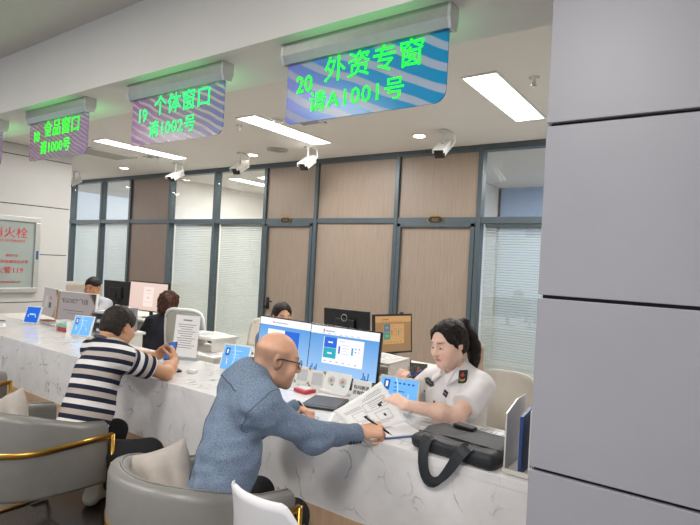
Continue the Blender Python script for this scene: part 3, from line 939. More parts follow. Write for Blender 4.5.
def m_screen_bg(name, top, bot, strength=1.0, h=.3):
    if name in MATS: return MATS[name]
    t = NT(name); sep = t.add('ShaderNodeSeparateXYZ'); t.link(t.coords(kind='Generated'), sep.inputs[0])
    c = t.ramp(sep.outputs['Z'], [(0, bot), (1, top)])
    t.base('050505'); t.link(c, t.b.inputs['Emission Color']); t.b.inputs['Emission Strength'].default_value = strength
    t.b.inputs['Roughness'].default_value = .3; MATS[name] = t.m; return t.m

SB = m_screen_bg('portal_blue', '3f8fd6', '9cc4ee', 1.0)
SO = m_screen_bg('portal_amber', 'bd9060', 'b08a5e', .60)
SP = m_screen_bg('page_pink', 'e9cfc4', 'e4c6ba', .95)
S = dict(white=glow('ui_white', 'f0ecf2', 1.), blue=glow('ui_blue', '1d62cf', 1.), teal=glow('ui_teal', '21a3b5', 1.), line=glow('ui_line', 'a9b6cf', .9),
         red=glow('ui_red', 'd84a2c', 1.), navy=glow('ui_navy', '2468a8', 1.), am=glow('ui_amber', 'd0a068', .7), amd=glow('ui_amber_dark', '9a6a3c', .8),
         tl=glow('ui_green', '4f8f78', .8), sl=glow('ui_slate', '5c7480', .8), pk=glow('ui_pink', 'f0ddd4', .95), pkl=glow('ui_pink_line', 'c9a79c', .9),
         tb=glow('ui_tablet', '6aaeea', 1.), tbl=glow('ui_tablet_light', 'a9d2f5', 1.), tbd=glow('ui_tablet_dark', '1c4f9a', 1.), gold=glow('ui_gold', '5e4424', .3),
         grey=glow('ui_grey', 'a89f9d', .62), dk=glow('ui_dark', '3b3634', .5), tan=glow('ui_tan', 'a07f5a', .55), wg=glow('ui_warm', 'b9b0ae', .62))

def portal(amber=False):
    W, B, T, LN = (S['am'], S['sl'], S['tl'], S['amd']) if amber else (S['white'], S['blue'], S['teal'], S['line'])
    it = [(0, .83, 1, 1, W if not amber else S['am']), (.19, .88, .21, .94, S['red'] if not amber else LN), (.22, .89, .36, .92, LN)]
    it += [(.18 + k * .085, .845, .22 + k * .085, .86, LN) for k in range(7)]
    it += [(.21, .22, .80, .78, W), (.22, .56, .41, .78, B), (.22, .34, .41, .555, T), (.28, .66, .35, .69, W), (.28, .43, .35, .46, W)]
    it += [(.45, .71, .52, .73, LN), (.44, .46, .465, .62, B if not amber else LN), (.63, .46, .655, .62, T)]
    it += [(.49, .64 - k * .06, .59, .65 - k * .06, LN) for k in range(4)] + [(.68 + .05 * (k % 2), .60 - .07 * (k // 2), .70 + .05 * (k % 2), .62 - .07 * (k // 2), B) for k in range(4)]
    it += [(.24 + k * .09, .26, .27 + k * .09, .285, LN) for k in range(6)]
    if not amber: it += [(.02 + k * .022, .0, .036 + k * .022, .05 + .06 * ((k * 7) % 3), S['navy']) for k in range(6)] + [(.80 + k * .022, .0, .816 + k * .022, .04 + .06 * ((k * 5) % 3), S['navy']) for k in range(5)]
    return it

def monitor(label, pos, rz, w, h, bg, items, body=None, zb=.12, tilt=3., stand=True, group=None, thin=.008):
    """screen bottom sits zb above pos; screen looks to local -y"""
    t = thing('monitor', label, 'monitor', pos, rz, group)
    bm_ = body or dark_plastic
    R = Matrix.Rotation(rad(-tilt), 3, 'X')
    zc = zb + h / 2
    mb = MB(); mb.box((0, .015, zc), (w + 2 * thin, .026, h + 2 * thin), R=R, bev=.003); mb.build('casing', bm_, t)
    s = screen(t, w, h, bg, items); s.location = (0, 0, zc); s.rotation_euler = (rad(-tilt), 0, 0)
    s.location = Vector((0, .015, zc)) + R @ Vector((0, -.0135, 0))
    mb = MB(); mb.box((0, .04, zc), (w * .45, .035, h * .5), R=R, bev=.012); mb.build('rear_hump', bm_, t)
    if stand:
        mb = MB(); mb.box((0, .065, (zb + h * .4) / 2 + .005), (.05, .018, zb + h * .4), bev=.004)
        mb.box((0, .045, zb + h * .4), (.06, .05, .06), bev=.004); mb.build('stand', bm_, t)
        mb = MB(); mb.prism([(math.cos(a) * .12, .05 + math.sin(a) * .085) for a in [k * math.pi / 14 for k in range(28)]], 0, .010); mb.build('foot', bm_, t)
    return t

DESKZ = .735
desk_white = plain('white_desk_laminate', 'dcd9d4', .4, var=.02)
def desk(label, x0, x1, y0, y1, zt=DESKZ):
    t = thing('desk', label, 'desk', ((x0 + x1) / 2, (y0 + y1) / 2, 0))
    w, d = x1 - x0, y1 - y0
    mb = MB(); mb.box((0, 0, zt - .0125), (w, d, .025), bev=.002); mb.build('desktop', desk_white, t)
    for s in (-1, 1):
        mb = MB(); mb.box((s * (w / 2 - .02), 0, (zt - .025) / 2), (.025, d - .06, zt - .025)); mb.build('side_panel', desk_white, t)
    mb = MB(); mb.box((0, d / 2 - .05, .45), (w - .07, .018, .5)); mb.build('modesty_panel', desk_white, t)
    return t
desk('white desk behind the counter carrying the two blue portal monitors', -3.05, -1.62, 2.63, 3.22)
desk('white desk behind the counter carrying the two brown wallpaper monitors', -6.9, -4.75, 2.63, 3.22)
desk('white desk of the woman in the dark suit, under the pink-page monitor', -6.9, -5.3, 3.76, 4.40)
desk('white desk by the middle wood panel carrying the amber-page monitor', -3.1, -1.75, 3.36, 4.05)

# pair of blue monitors
monitor('left monitor of the blue portal pair, behind the bald man', (-2.50, 2.79, DESKZ), rad(-3), .505, .30, SB,
        [(0, .83, 1, 1, S['white']), (.26, .89, .29, .92, S['red']), (.30, .89, .55, .915, S['line']), (.18, .38, .52, .74, S['white']), (.52, .36, .80, .74, S['blue']), (.62, .60, .70, .63, S['white'])],
        screen_black, .085, 6, group='blue portal monitors on the counter desk')
monitor('right monitor of the blue portal pair, showing white and teal tiles', (-1.965, 2.765, DESKZ), rad(2), .53, .305, SB, portal(), screen_black, .080, 6, group='blue portal monitors on the counter desk')
# brown wallpaper pair on the left
def wallpaper(k):
    it = [(0, 0, 1, 1, S['grey'])]
    if k: it += [(.0, .0, .06, 1, S['tan']), (.20, .36, .74, .375, S['dk']), (.30, .27, .72, .28, S['dk'])]
    else: it += [(.18, .30, .36, .72, S['wg']), (.46, .62, .62, .72, S['tan']), (.46, .30, .62, .50, S['dk'])]
    return it
def wp_extra(mon, w, h, k, tilt):
    R = Matrix.Rotation(rad(-tilt), 3, 'X')
    sc = [o for o in mon.children if o.name.startswith('screen')][0]
    mb = MB(); P = lambda a, b: ((a - .5) * w, (b - .5) * h)
    for poly, mi in (([P(.80, 1), P(.86, 1), P(1, .6), P(1, .72)], 0), ([P(.86, 1), P(1, 1), P(1, .62)], 1), ([P(1, .55), P(1, 0), P(.78, 0)], 0)):
        mb.prism(poly, -.0022, -.0016, mi, 'y')
    mb.build('wallpaper_print', [S['tan'], S['dk']], sc)
    if k: text_ob('lettering', '“EGOIST”飞扬', .062, S['gold'], sc, (-.02, -.0022, .055), ext=.0004)
mo = monitor('left monitor of the brown wallpaper pair at the far end', (-5.86, 2.79, DESKZ), rad(-8), .44, .29, S['grey'], wallpaper(0), white_plastic, .075, 5, group='brown wallpaper monitors at the far desk'); wp_extra(mo, .44, .29, 0, 5)
mo = monitor('right monitor of the brown wallpaper pair, with gold lettering', (-5.33, 2.79, DESKZ), rad(12), .54, .29, S['grey'], wallpaper(1), white_plastic, .07, 5, group='brown wallpaper monitors at the far desk'); wp_extra(mo, .54, .29, 1, 5)
# others
mo = monitor('black monitor seen from its back, by the fixed wood panel', (-2.56, 3.66, DESKZ), rad(184), .43, .27, screen_black, [], black_plastic, .14, 4)
mb = MB(); mb.tube([(.028 * math.cos(a), 0, .028 * math.sin(a)) for a in [k * math.pi / 10 for k in range(20)]], .003, 6, closed=True)
o = mb.build('badge', alu, mo); o.location = (0, .062, .35); o.rotation_euler = (rad(-4), 0, 0)
monitor('black-framed monitor with an amber page, left of the ponytail woman', (-2.13, 3.70, DESKZ), rad(70), .37, .285, SO, portal(True), black_plastic, .115, 5, thin=.016)
monitor('black-framed monitor with a pale pink page at the far desk', (-5.78, 3.92, DESKZ - .01), rad(8), .64, .34, SP,
        [(.38, .14, .64, .86, S['pk']), (.44, .72, .58, .74, S['pkl']), (.44, .62, .58, .63, S['pkl']), (.49, .44, .53, .49, S['line']), (.42, .30, .60, .31, S['pkl'])], black_plastic, .10, 3, thin=.014)
monitor('black monitor turned away, between the far man and the pink-page monitor', (-6.56, 4.0, DESKZ), rad(186), .50, .30, screen_black, [], black_plastic, .10, 3)

# tablets in white stands on the counter
def tablet(label, pos, rz, w=.235, h=.16, kind=0, tilt=28):
    t = thing('tablet_display', label, 'tablet', pos, rz, 'tablets in white stands on the counter')
    R = Matrix.Rotation(rad(-tilt), 3, 'X'); c = Vector((0, 0, .012)) + R @ Vector((0, 0, h / 2 + .012))
    mb = MB(); mb.box(c, (w + .022, .012, h + .022), R=R, bev=.004); mb.build('frame', white_plastic if kind < 3 else offwhite_plastic, t)
    it = [(.08, .58, .24, .90, S['tbd']), (.13, .66, .19, .84, S['white']), (.36, .78, .72, .81, S['tbl']), (.36, .62, .62, .64, S['tbl']), (.36, .52, .70, .535, S['tbl'])]
    if kind == 1: it = [(0, 0, 1, 1, S['blue']), (.28, .48, .72, .58, S['tbl'])]
    if kind == 3: it = [(.08, .56, .24, .92, S['tbd']), (.13, .66, .19, .86, S['white'])] + [(.36 + k * .12, .80, .42 + k * .12, .86, S['tbd']) for k in range(5)] + [(.36, .66, .46, .69, S['tbd']), (.36, .53, .66, .56, S['tbd'])]
    s = screen(t, w, h, S['tb'], it); s.location = c + R @ Vector((0, -.0064, 0)); s.rotation_euler = (rad(-tilt), 0, 0)
    if kind != 1:
        mb = MB(); mb.tube([(w * (-.12 + .10 * math.sin(u * 3)), -.0018, h * (-.5 + u)) for u in [k / 10 for k in range(11)]], .004, 5); mb.build('swoosh', S['tbl'], s)
    mb = MB(); mb.box((0, .035, .006), (w * .75, .11, .012), bev=.003)
    mb.prism([(.005, .012), (.08, .012), (.015, .10)], -w * .3, -w * .3 + .008, 0, 'x'); mb.prism([(.005, .012), (.08, .012), (.015, .10)], w * .3 - .008, w * .3, 0, 'x')
    mb.build('stand', white_plastic, t)
    return t
tablet('tablet with plain bright blue screen at the far end of the counter', (-5.62, 2.50, ZC), rad(22), .155, .155, 1, 18)
tablet('tablet with pale blue page just left of the striped shirt man', (-4.60, 2.46, ZC), rad(22), .185, .165, 0, 20)
tablet('tablet with dim blue page left of the bald man\'s back', (-2.655, 2.47, ZC), rad(16), .195, .165, 2, 22)
tablet('tablet with sky blue page in front of the ponytail woman', (-1.40, 2.50, ZC), rad(8), .215, .15, 3, 18)

# ------------------------------------------------------------------ seats
def armchair(label, pos, rz):
    t = thing('armchair', label, 'armchair', pos, rz, 'grey leather armchairs with brass frames')
    # plan of the tub: right arm front -> round the back -> left arm front; local front is +y
    def plan(r, fy):
        pts = [(r, fy), (r, fy * .5), (r, 0)]
        pts += [(r * math.cos(a), -.26 * (r / .31) * -math.sin(a) * 1.0) for a in [-k * math.pi / 16 for k in range(1, 16)]]
        pts += [(-r, 0), (-r, fy * .5), (-r, fy)]
        return pts
    pl = plan(.275, .31)
    n = len(pl)
    ys = [p[1] for p in pl]
    def top(y): return .73 - .13 * smooth01(-.24, .31, y)
    sp = [(p[0], p[1], 0) for p in pl]
    def prof(i):
        zt = float(top(ys[i])); zb = .30 - .03 * float(smooth01(-.2, .3, ys[i])); a, b = -.040, .040; r = .03
        return [(a, zb + .02), (a + .01, zb), (b - .01, zb), (b, zb + .02), (b, zt - r), (b - .008, zt - .010), (b - r, zt), (a + r, zt), (a + .008, zt - .010), (a, zt - r)]
    mb = MB(); mb.sweep(sp, prof); mb.build('shell', leather, t)
    mb = MB(); mb.sweep(sp, lambda i: [(.0, float(top(ys[i])) + .001), (.006, float(top(ys[i])) + .004), (.012, float(top(ys[i])) + .001)]) ; mb.build('piping', leather, t)
    inner = [(x * .86, y * .86 if y < 0 else y + .01) for x, y in pl]
    mb = MB(); mb.prism(inner, .29, .40); mb.build('seat', leather, t, True)
    mb = MB(); mb.prism([(x * .96, y) for x, y in inner], .40, .45); mb.build('seat_cushion', leather, t)
    band = [(x * 1.155, y * 1.155 if y < 0 else y, 0) for x, y in pl]
    band[0] = (band[0][0], .335, 0); band[-1] = (band[-1][0], .335, 0)
    mb = MB(); mb.sweep([(x, y, .525 + .005) for x, y, z in band], [(-.006, -.014), (.006, -.014), (.006, .014), (-.006, .014)])
    mb.build('frame_band', gold, t)
    for s in (-1, 1):
        mb = MB(); mb.tube([(s * .318, .335, .535), (s * .318, .335, .06), (s * .318, .32, .012), (s * .318, .28, .010)], .013, 8); mb.build('leg', gold, t)
        mb = MB(); mb.tube([(s * .318, .29, .010), (s * .318, -.12, .010), (s * .24, -.22, .010)], .011, 8); mb.build('runner', gold, t)
        mb = MB(); mb.tube([(s * .20, -.20, .010), (s * .20, -.19, .30)], .012, 8); mb.build('leg', gold, t)
    return t
armchair('grey leather armchair occupied by the striped shirt man', (-3.0, 1.31, .006), rad(1))
armchair('grey leather armchair occupied by the bald man in the jacket', (-1.70, 1.36, .006), rad(-3))
armchair('grey leather armchair at the left edge with only an arm showing', (-4.55, 1.43, .006), rad(2))

def cushion(label, pos, R, w=.40):
    t = bpy.data.meshes.new('cushion'); bm = bmesh.new()
    bmesh.ops.create_grid(bm, x_segments=18, y_segments=18, size=.5)
    up = list(bm.verts); g = bmesh.ops.duplicate(bm, geom=bm.verts[:] + bm.edges[:] + bm.faces[:])
    dn = [v for v in g['geom'] if isinstance(v, bmesh.types.BMVert)]
    for vs, sg in ((up, 1), (dn, -1)):
        for v in vs:
            x, y = v.co.x * 2, v.co.y * 2
            pin = 1 - .10 * ((1 - x * x) * abs(y) ** 6 + (1 - y * y) * abs(x) ** 6)
            hgt = max(0., (1 - x ** 4) * (1 - y ** 4)) ** .55
            v.co = Vector((x * w / 2 * pin, y * w / 2 * pin, sg * (.062 * hgt + .006 * math.sin(9 * x + 3 * y) * hgt)))
    bmesh.ops.remove_doubles(bm, verts=bm.verts, dist=.0005)
    bmesh.ops.recalc_face_normals(bm, faces=bm.faces)
    bm.to_mesh(t); bm.free()
    o = mesh_ob('cushion', t, cushion_fab, None, True)
    o.matrix_world = Matrix.Translation(pos) @ R.to_4x4()
    return tag(o, label, 'cushion', 'beige velvet cushions on the armchairs')
cushion('beige cushion behind the bald man in his armchair', (-1.77, 1.30, .625), Matrix.Rotation(rad(12), 3, 'Z') @ Matrix.Rotation(rad(78), 3, 'X') @ Matrix.Rotation(rad(24), 3, 'Z'), .31)
cushion('beige cushion in the striped man\'s armchair, cut by the left picture edge', (-3.02, 1.235, .60), Matrix.Rotation(rad(10), 3, 'Z') @ Matrix.Rotation(rad(74), 3, 'X') @ Matrix.Rotation(rad(30), 3, 'Z'), .32)

# white moulded plastic chair, seen from behind
t = thing('plastic_chair', 'white moulded plastic chair in front, between the jacket man and the pillar', 'chair', (-1.085, 1.23, .006), rad(0))
def shell(u, v):
    # v: 0 seat front .. 1 back top ; u: across
    x = (u - .5); wv = .46 if v < .55 else .46 - .10 * smooth01(.55, 1, v)
    if v < .5: y = .42 - .42 * (v / .5); z = .45 - .02 * math.sin(v / .5 * math.pi)
    else:
        q = (v - .5) / .5; y = -.02 - .09 * q; z = .45 + .395 * q - .035 * max(0, 1 - q * 4) ** 2 * 0
    if v > .5:
        q = (v - .5) / .5; z -= .12 * smooth01(.25, .5, x) * q ** 2 + .03 * smooth01(.25, .5, -x) * q ** 2
    lift = .055 * (2 * abs(x)) ** 2.4
    if v < .5: z += lift * (.6)
    else: y += lift * 1.6
    return (x * wv, y, z), ((0, 0, 1) if v < .45 else (0, 1, .2))
mb = MB(); mb.grid(shell, 24, 28, .012); mb.build('shell', plain('white_chair_plastic', 'dedde0', .3, var=.01), t)
for sx in (-1, 1):
    for y0, y1 in ((.34, .40), (.06, .0)):
        mb = MB(); mb.tube([(sx * .15, y0, .435), (sx * .21, y1, .0)], [.014, .010], 10); mb.build('leg', wood_light, t)

def office_chair(label, pos, rz, back, frame, w=.46, hb=.52, lean=10, mesh=False, zs=.46):
    t = thing('office_chair', label, 'office chair', pos, rz)
    R = Matrix.Rotation(rad(lean), 3, 'X')
    def fn(u, v):
        x = (u - .5) * w * (1 - .18 * v * v) ; y = .05 * (2 * (u - .5)) ** 2
        z = v * hb
        if v > .85: z -= .05 * abs(2 * (u - .5)) ** 4
        p = Vector((0, -.23, zs + .10)) + R @ Vector((x, y, z)); return p, (0, 1, .1)
    mb = MB(); mb.grid(fn, 14, 12, .006 if mesh else .035); mb.build('backrest', back, t)
    if mesh:
        edge = [fn(0, k / 12)[0] for k in range(13)] + [fn(k / 14, 1)[0] for k in range(1, 15)] + [fn(1, 1 - k / 12)[0] for k in range(1, 13)] + [fn(1 - k / 14, 0)[0] for k in range(1, 14)]
        mb = MB(); mb.tube(edge, .016, 8, closed=True); mb.build('back_frame', frame, t)
    mb = MB(); mb.box((0, 0, zs), (w, .46, .07), bev=.03, seg=3); mb.build('seat', back, t)
    mb = MB(); mb.tube([(0, -.10, zs - .03), (0, -.25, zs - .02), (0, -.245, zs + .18)], .02, 8); mb.build('back_support', frame, t)
    mb = MB(); mb.lathe([(.026, .08), (.026, zs - .03)], n=14); mb.build('column', alu, t)
    for k in range(5):
        a = k * 2 * math.pi / 5
        mb = MB(); mb.tube([(0, 0, .10), (.27 * math.cos(a), .27 * math.sin(a), .075)], [.022, .014], 8); b = mb.build('base_arm', frame, t)
        mb = MB(); mb.lathe([(.026, -.012), (.028, 0), (.026, .012)], (.27 * math.cos(a), .27 * math.sin(a), .028), 14, R=Matrix.Rotation(a, 3, 'Z') @ Matrix.Rotation(rad(90), 3, 'X')); mb.build('caster', black_plastic, b)
        mb = MB()
    return t
grey_mesh = plain('grey_seat_mesh', 'b3b1a8', .8, var=.05, scale=60)
cream_fab = plain('cream_chair_upholstery', 'cdc6ba', .7, var=.03)
office_chair('white-framed grey mesh office chair behind the suit woman', (-4.60, 3.72, 0), rad(24), grey_mesh, white_plastic, .46, .46, 12, True, .43)
office_chair('cream office chair left of the blue portal monitors', (-4.22, 4.22, 0), rad(190), cream_fab, white_plastic, .42, .34, 8, False, .42)
office_chair('cream office chair right of the ponytail woman, against the pillar', (-1.01, 2.95, 0), rad(186), cream_fab, white_plastic, .44, .40, 8, False, .44)

# white desk pedestals with papers
t = thing('desk_pedestal', 'white two-level desk pedestal with papers, left of the cream chair', 'cabinet', (-3.86, 3.30, 0))
mb = MB(); mb.box((0, 0, .32), (.62, .44, .64), bev=.004); mb.build('body', desk_white, t)
mb = MB(); mb.box((.0, 0, .655), (.66, .48, .025), bev=.002); mb.build('worktop', desk_white, t)
for k in range(2):
    mb = MB(); mb.box((.16, -.228, .45 - k * .28), (.26, .016, .25), bev=.002); d = mb.build('drawer', desk_white, t)
    mb = MB(); mb.box((.10, -.24, .52 - k * .28), (.035, .012, .06), bev=.002); mb.build('handle', black_plastic, d)
t = thing('raised_shelf', 'white raised shelf on the pedestal holding a paper pile', 'shelf', (-3.96, 3.36, .668))
mb = MB(); mb.box((0, 0, .115), (.5, .3, .022)); mb.build('board', desk_white, t)
for s in (-1, 1):
    mb = MB(); mb.box((s * .22, 0, .052), (.02, .28, .104)); mb.build('side', desk_white, t)
# ------------------------------------------------------------------ people
skin_m = m_attr('skin', rough=.48, var=.04, scale=60, sss=.08)
heather = m_heather(); jersey = m_stripes()
hair_black = m_hair('black_hair', '0b0908', '2a211d')
hair_brown = m_hair('brown_hair', '1a0f0c', '5a3524')
trouser_b = black_cloth
V3 = lambda *a: np.array(a, float)

# ---- the bald man in the blue-grey jacket
def bald_man():
    root = thing('person', 'bald man with glasses in a blue-grey jacket, leaning on the counter with a pen', 'person', (-1.5, 1.4, .006), 0, None)
    hip, nb = V3(-1.585, 1.38, .50), V3(-1.56, 1.535, 1.055)
    ls, rs = V3(-1.715, 1.635, .985), V3(-1.385, 1.445, .985)
    H = Frame((-1.492, 1.635, 1.130), 54, 14, 3, .90)
    rw, lw = V3(-1.275, 1.955, .805), V3(-1.715, 2.06, .802)
    re = ik(rs, rw, .302, .264, (.0, -.35, -1)); le = ik(ls, lw, .32, .27, (-.5, -.3, -1))
    F = Field((-2.02, 1.15, .42), (-1.05, 2.25, 1.30), .0042)
    torso(F, hip, nb, ls, rs, .82, .80, -.02)
    F.chain([rs, re, rw], [.046, .038, .028], .02); F.chain([ls, le, lw], [.046, .038, .028], .02)
    F.chain([nb - V3(0, 0, .04), H.p(0, -.012, -.05)], [.064, .058], .03)
    F.ell(H.p(0, -.075, -.045), (.050, .030, .040), H.R, .03)
    head(F, H, fat=.007)
    hd = V3(.62, .76, .02)
    tipsR, thR = hand(F, rw, hd, (-.35, .30, -.85), (-.62, .50, .45), fingers=[(50, 55, 35), (62, 65, 40), (70, 70, 40), (72, 72, 40)], s=1.14, spread=.95, thumb=(.75, .35, .45), thumb_curl=28)
    hl = V3(.92, -.20, -.10)
    hand(F, lw, hl, (.0, -.35, -.95), (-.1, -.95, .3), fingers=[(28, 50, 35), (34, 55, 35), (40, 60, 35), (45, 60, 35)], s=1.02, spread=.95, thumb=(.75, .5, .4))
    body = F.build('body', skin_m, root, face_tint(H, 'dba88b', 'b8736a', '4a382c', True, ('735d50', .6)))
    eyes(H, None); [own(o, root) for o in list(COL.objects) if o.name.startswith('eye') and o.parent is None]
    # jacket
    F = Field((-2.05, 1.08, .40), (-1.05, 2.2, 1.16), .0065)
    torso(F, hip, nb - V3(0, 0, .012), ls, rs, .92, .96, .004, .01, k=.085)
    ue = re + V3(0, 0, 0); cuff = rw + (re - rw) / np.linalg.norm(re - rw) * .012; lcuff = lw + (le - lw) / np.linalg.norm(le - lw) * .015
    F.chain([rs, ue, cuff], [.066, .057, .043], .055); F.chain([ls, le, lcuff], [.066, .056, .043], .055)
    F.chain([hip + V3(0, 0, .02), hip + V3(0, 0, -.06)], [.13, .145], .05)
    nk = nb * .55 + H.p(0, -.02, -.06) * .45
    cp = [nk + H.R[:, 0] * .068 * math.sin(a) - np.array([math.cos(rad(54)), math.sin(rad(54)), 0]) * (.062 * math.cos(a) + .012) + V3(0, 0, -.008 - .020 * (1 - math.cos(a))) for a in [rad(q) for q in range(-120, 121, 20)]]
    F.wrinkle(.0105, 24, 3); F.wrinkle(.0055, 58, 5)
    d = (rw - re) / np.linalg.norm(rw - re); F.cut(rw - d * .012, d, 0, (rw, .09))
    d = (lw - le) / np.linalg.norm(lw - le); F.cut(lw - d * .010, d, 0, (lw, .09))
    F.chain([nb + V3(.02, .02, .02), H.p(0, -.01, -.07)], [.060, .060], .01, 'sub')
    jk = F.build('jacket', heather, root)
    F = Field(nk - .17, nk + .17, .004)
    F.chain(cp, [.0165] * len(cp), .006)
    lp = [p + V3(0, 0, -.022) + (p - nk) * .30 for p in cp]; F.chain(lp, [.012] * len(lp), .010)
    F.wrinkle(.002, 60, 6)
    F.build('collar', heather, root)
    seam = plain('jacket_seam', '3a475a', .9)
    from mathutils.bvhtree import BVHTree
    bm = bmesh.new(); bm.from_mesh(jk.data); bv = BVHTree.FromBMesh(bm); bm.free()
    def lay(pts, nm, r=.0012, closed=False):
        out = []
        for p in pts:
            q, n, _, _ = bv.find_nearest(Vector(p))
            out.append(q + n * .0006)
        mb = MB(); mb.tube(out, r, 6, closed=closed); own(mb.build(nm, seam), jk)
    fw = V3(math.cos(rad(54)), math.sin(rad(54)), 0)
    lay([nb * (1 - u) + (hip + V3(0, 0, -.02)) * u - fw * .16 for u in [k / 24 for k in range(2, 25)]], 'back_seam')
    for s0, e0 in ((rs, re), (ls, le)):
        d = e0 - s0; d = d / np.linalg.norm(d) * .45 + (s0 - nb) / np.linalg.norm(s0 - nb) * .55; d /= np.linalg.norm(d)
        a = np.cross(d, V3(.3, .2, 1)); a /= np.linalg.norm(a); b = np.cross(d, a)
        lay([s0 - d * .005 + (a * math.cos(t) + b * math.sin(t)) * .10 for t in [k * math.pi / 20 for k in range(40)]], 'sleeve_seam', .0012, True)
    lay([nb - fw * .05 + H.R[:, 0] * .14 * math.sin(t) - fw * .09 * math.cos(t) + V3(0, 0, .02 - .05 * (1 - math.cos(t))) for t in [rad(k) for k in range(-100, 101, 8)]], 'collar_edge', .0018)
    # cuff buttons and pocket button
    d = (rw - re) / np.linalg.norm(rw - re); sd = np.cross(d, V3(0, 0, 1)); sd /= np.linalg.norm(sd)
    for k in range(4):
        p = rw - d * (.030 + .019 * k) + sd * .036 + V3(0, 0, -.030)
        mb = MB(); mb.lathe([(.009, -.006), (.009, .006)], p, 10, R=Matrix.Rotation(rad(60), 3, 'X')); b = mb.build('button', plain('navy_button', '20242e', .35)); own(b, jk)
    b_p = hip + V3(.20, .06, .12)
    # spectacles
    gm = plain('spectacle_frame', '241f1e', .3)
    mb = MB()
    for q in (-1, 1):
        c = [(q * .033 + .024 * math.cos(a), .1055, .004 + .019 * math.sin(a)) for a in [k * math.pi / 10 for k in range(20)]]
        mb.tube([H.p(*v) for v in c], .0014, 6, closed=True)
        mb.tube([H.p(q * .057, .104, .010), H.p(q * .078, .070, .014), H.p(q * .087, .0, .014), H.p(q * .086, -.025, .004)], .0024, 6)
    mb.tube([H.p(-.009, .106, .008), H.p(0, .110, .011), H.p(.009, .106, .008)], .0016, 6)
    g = own(mb.build('glasses', gm), root)
    for q in (-1, 1):
        mb = MB(); mb.lathe([(.0225, -.0006), (.0225, .0006)], H.p(q * .033, .1055, .004), 20, R=Matrix([list(r) for r in H.R]) @ Matrix.Rotation(rad(90), 3, 'X')); own(mb.build('lens', lens_glass), g)
    # wristwatch
    d = (lw - le) / np.linalg.norm(lw - le); p = lw - d * .002
    Rm = Vector(d).to_track_quat('Z', 'Y').to_matrix()
    mb = MB(); mb.lathe([(.033, -.011), (.0355, -.009), (.0355, .009), (.033, .011)], p, 20, R=Rm); own(mb.build('wristwatch', black_plastic), root)
    # trousers and shoes
    rk, lk = V3(-1.475, 1.76, .435), V3(-1.72, 1.80, .45)
    h1, h2 = hip + V3(.09, .0, -.02), hip + V3(-.09, .05, -.02)
    P = [([h1, rk, V3(-1.48, 1.77, .12)], [.095, .072, .055]), ([h2, lk, V3(-1.72, 1.81, .12)], [.095, .072, .055]), ([h1, h2], [.11, .11])]
    limb_mesh('trousers', P, trouser_b, root, .009, (.004, 26))
    for x in (-1.48, -1.72): own(shoe((x, 1.73, .0), rad(95), black_plastic), root)
    # pen held in the writing hand
    tip = tipsR[0]; a = thR
    return H, tipsR, thR, rw, hd

def shoe(pos, rz, mat, sole=None):
    M = Matrix.Translation(pos) @ Matrix.Rotation(rz, 4, 'Z')
    P = lambda *p: np.array(M @ Vector(p))
    c = np.array(pos, float)
    F = Field(c - .24, c + V3(.24, .24, .14), .006)
    F.chain([P(-.05, 0, .045), P(.06, 0, .045), P(.16, 0, .032)], [.042, .044, .036], .03)
    F.chain([P(-.05, 0, .05), P(-.03, 0, .10)], [.042, .044], .03)
    F.cut(P(0, 0, .004), (0, 0, -1)); F.cut(P(0, 0, .105), (0, 0, 1))
    return F.build('shoe', mat)

HB, tipsR, thR, rwB, hdB = bald_man()

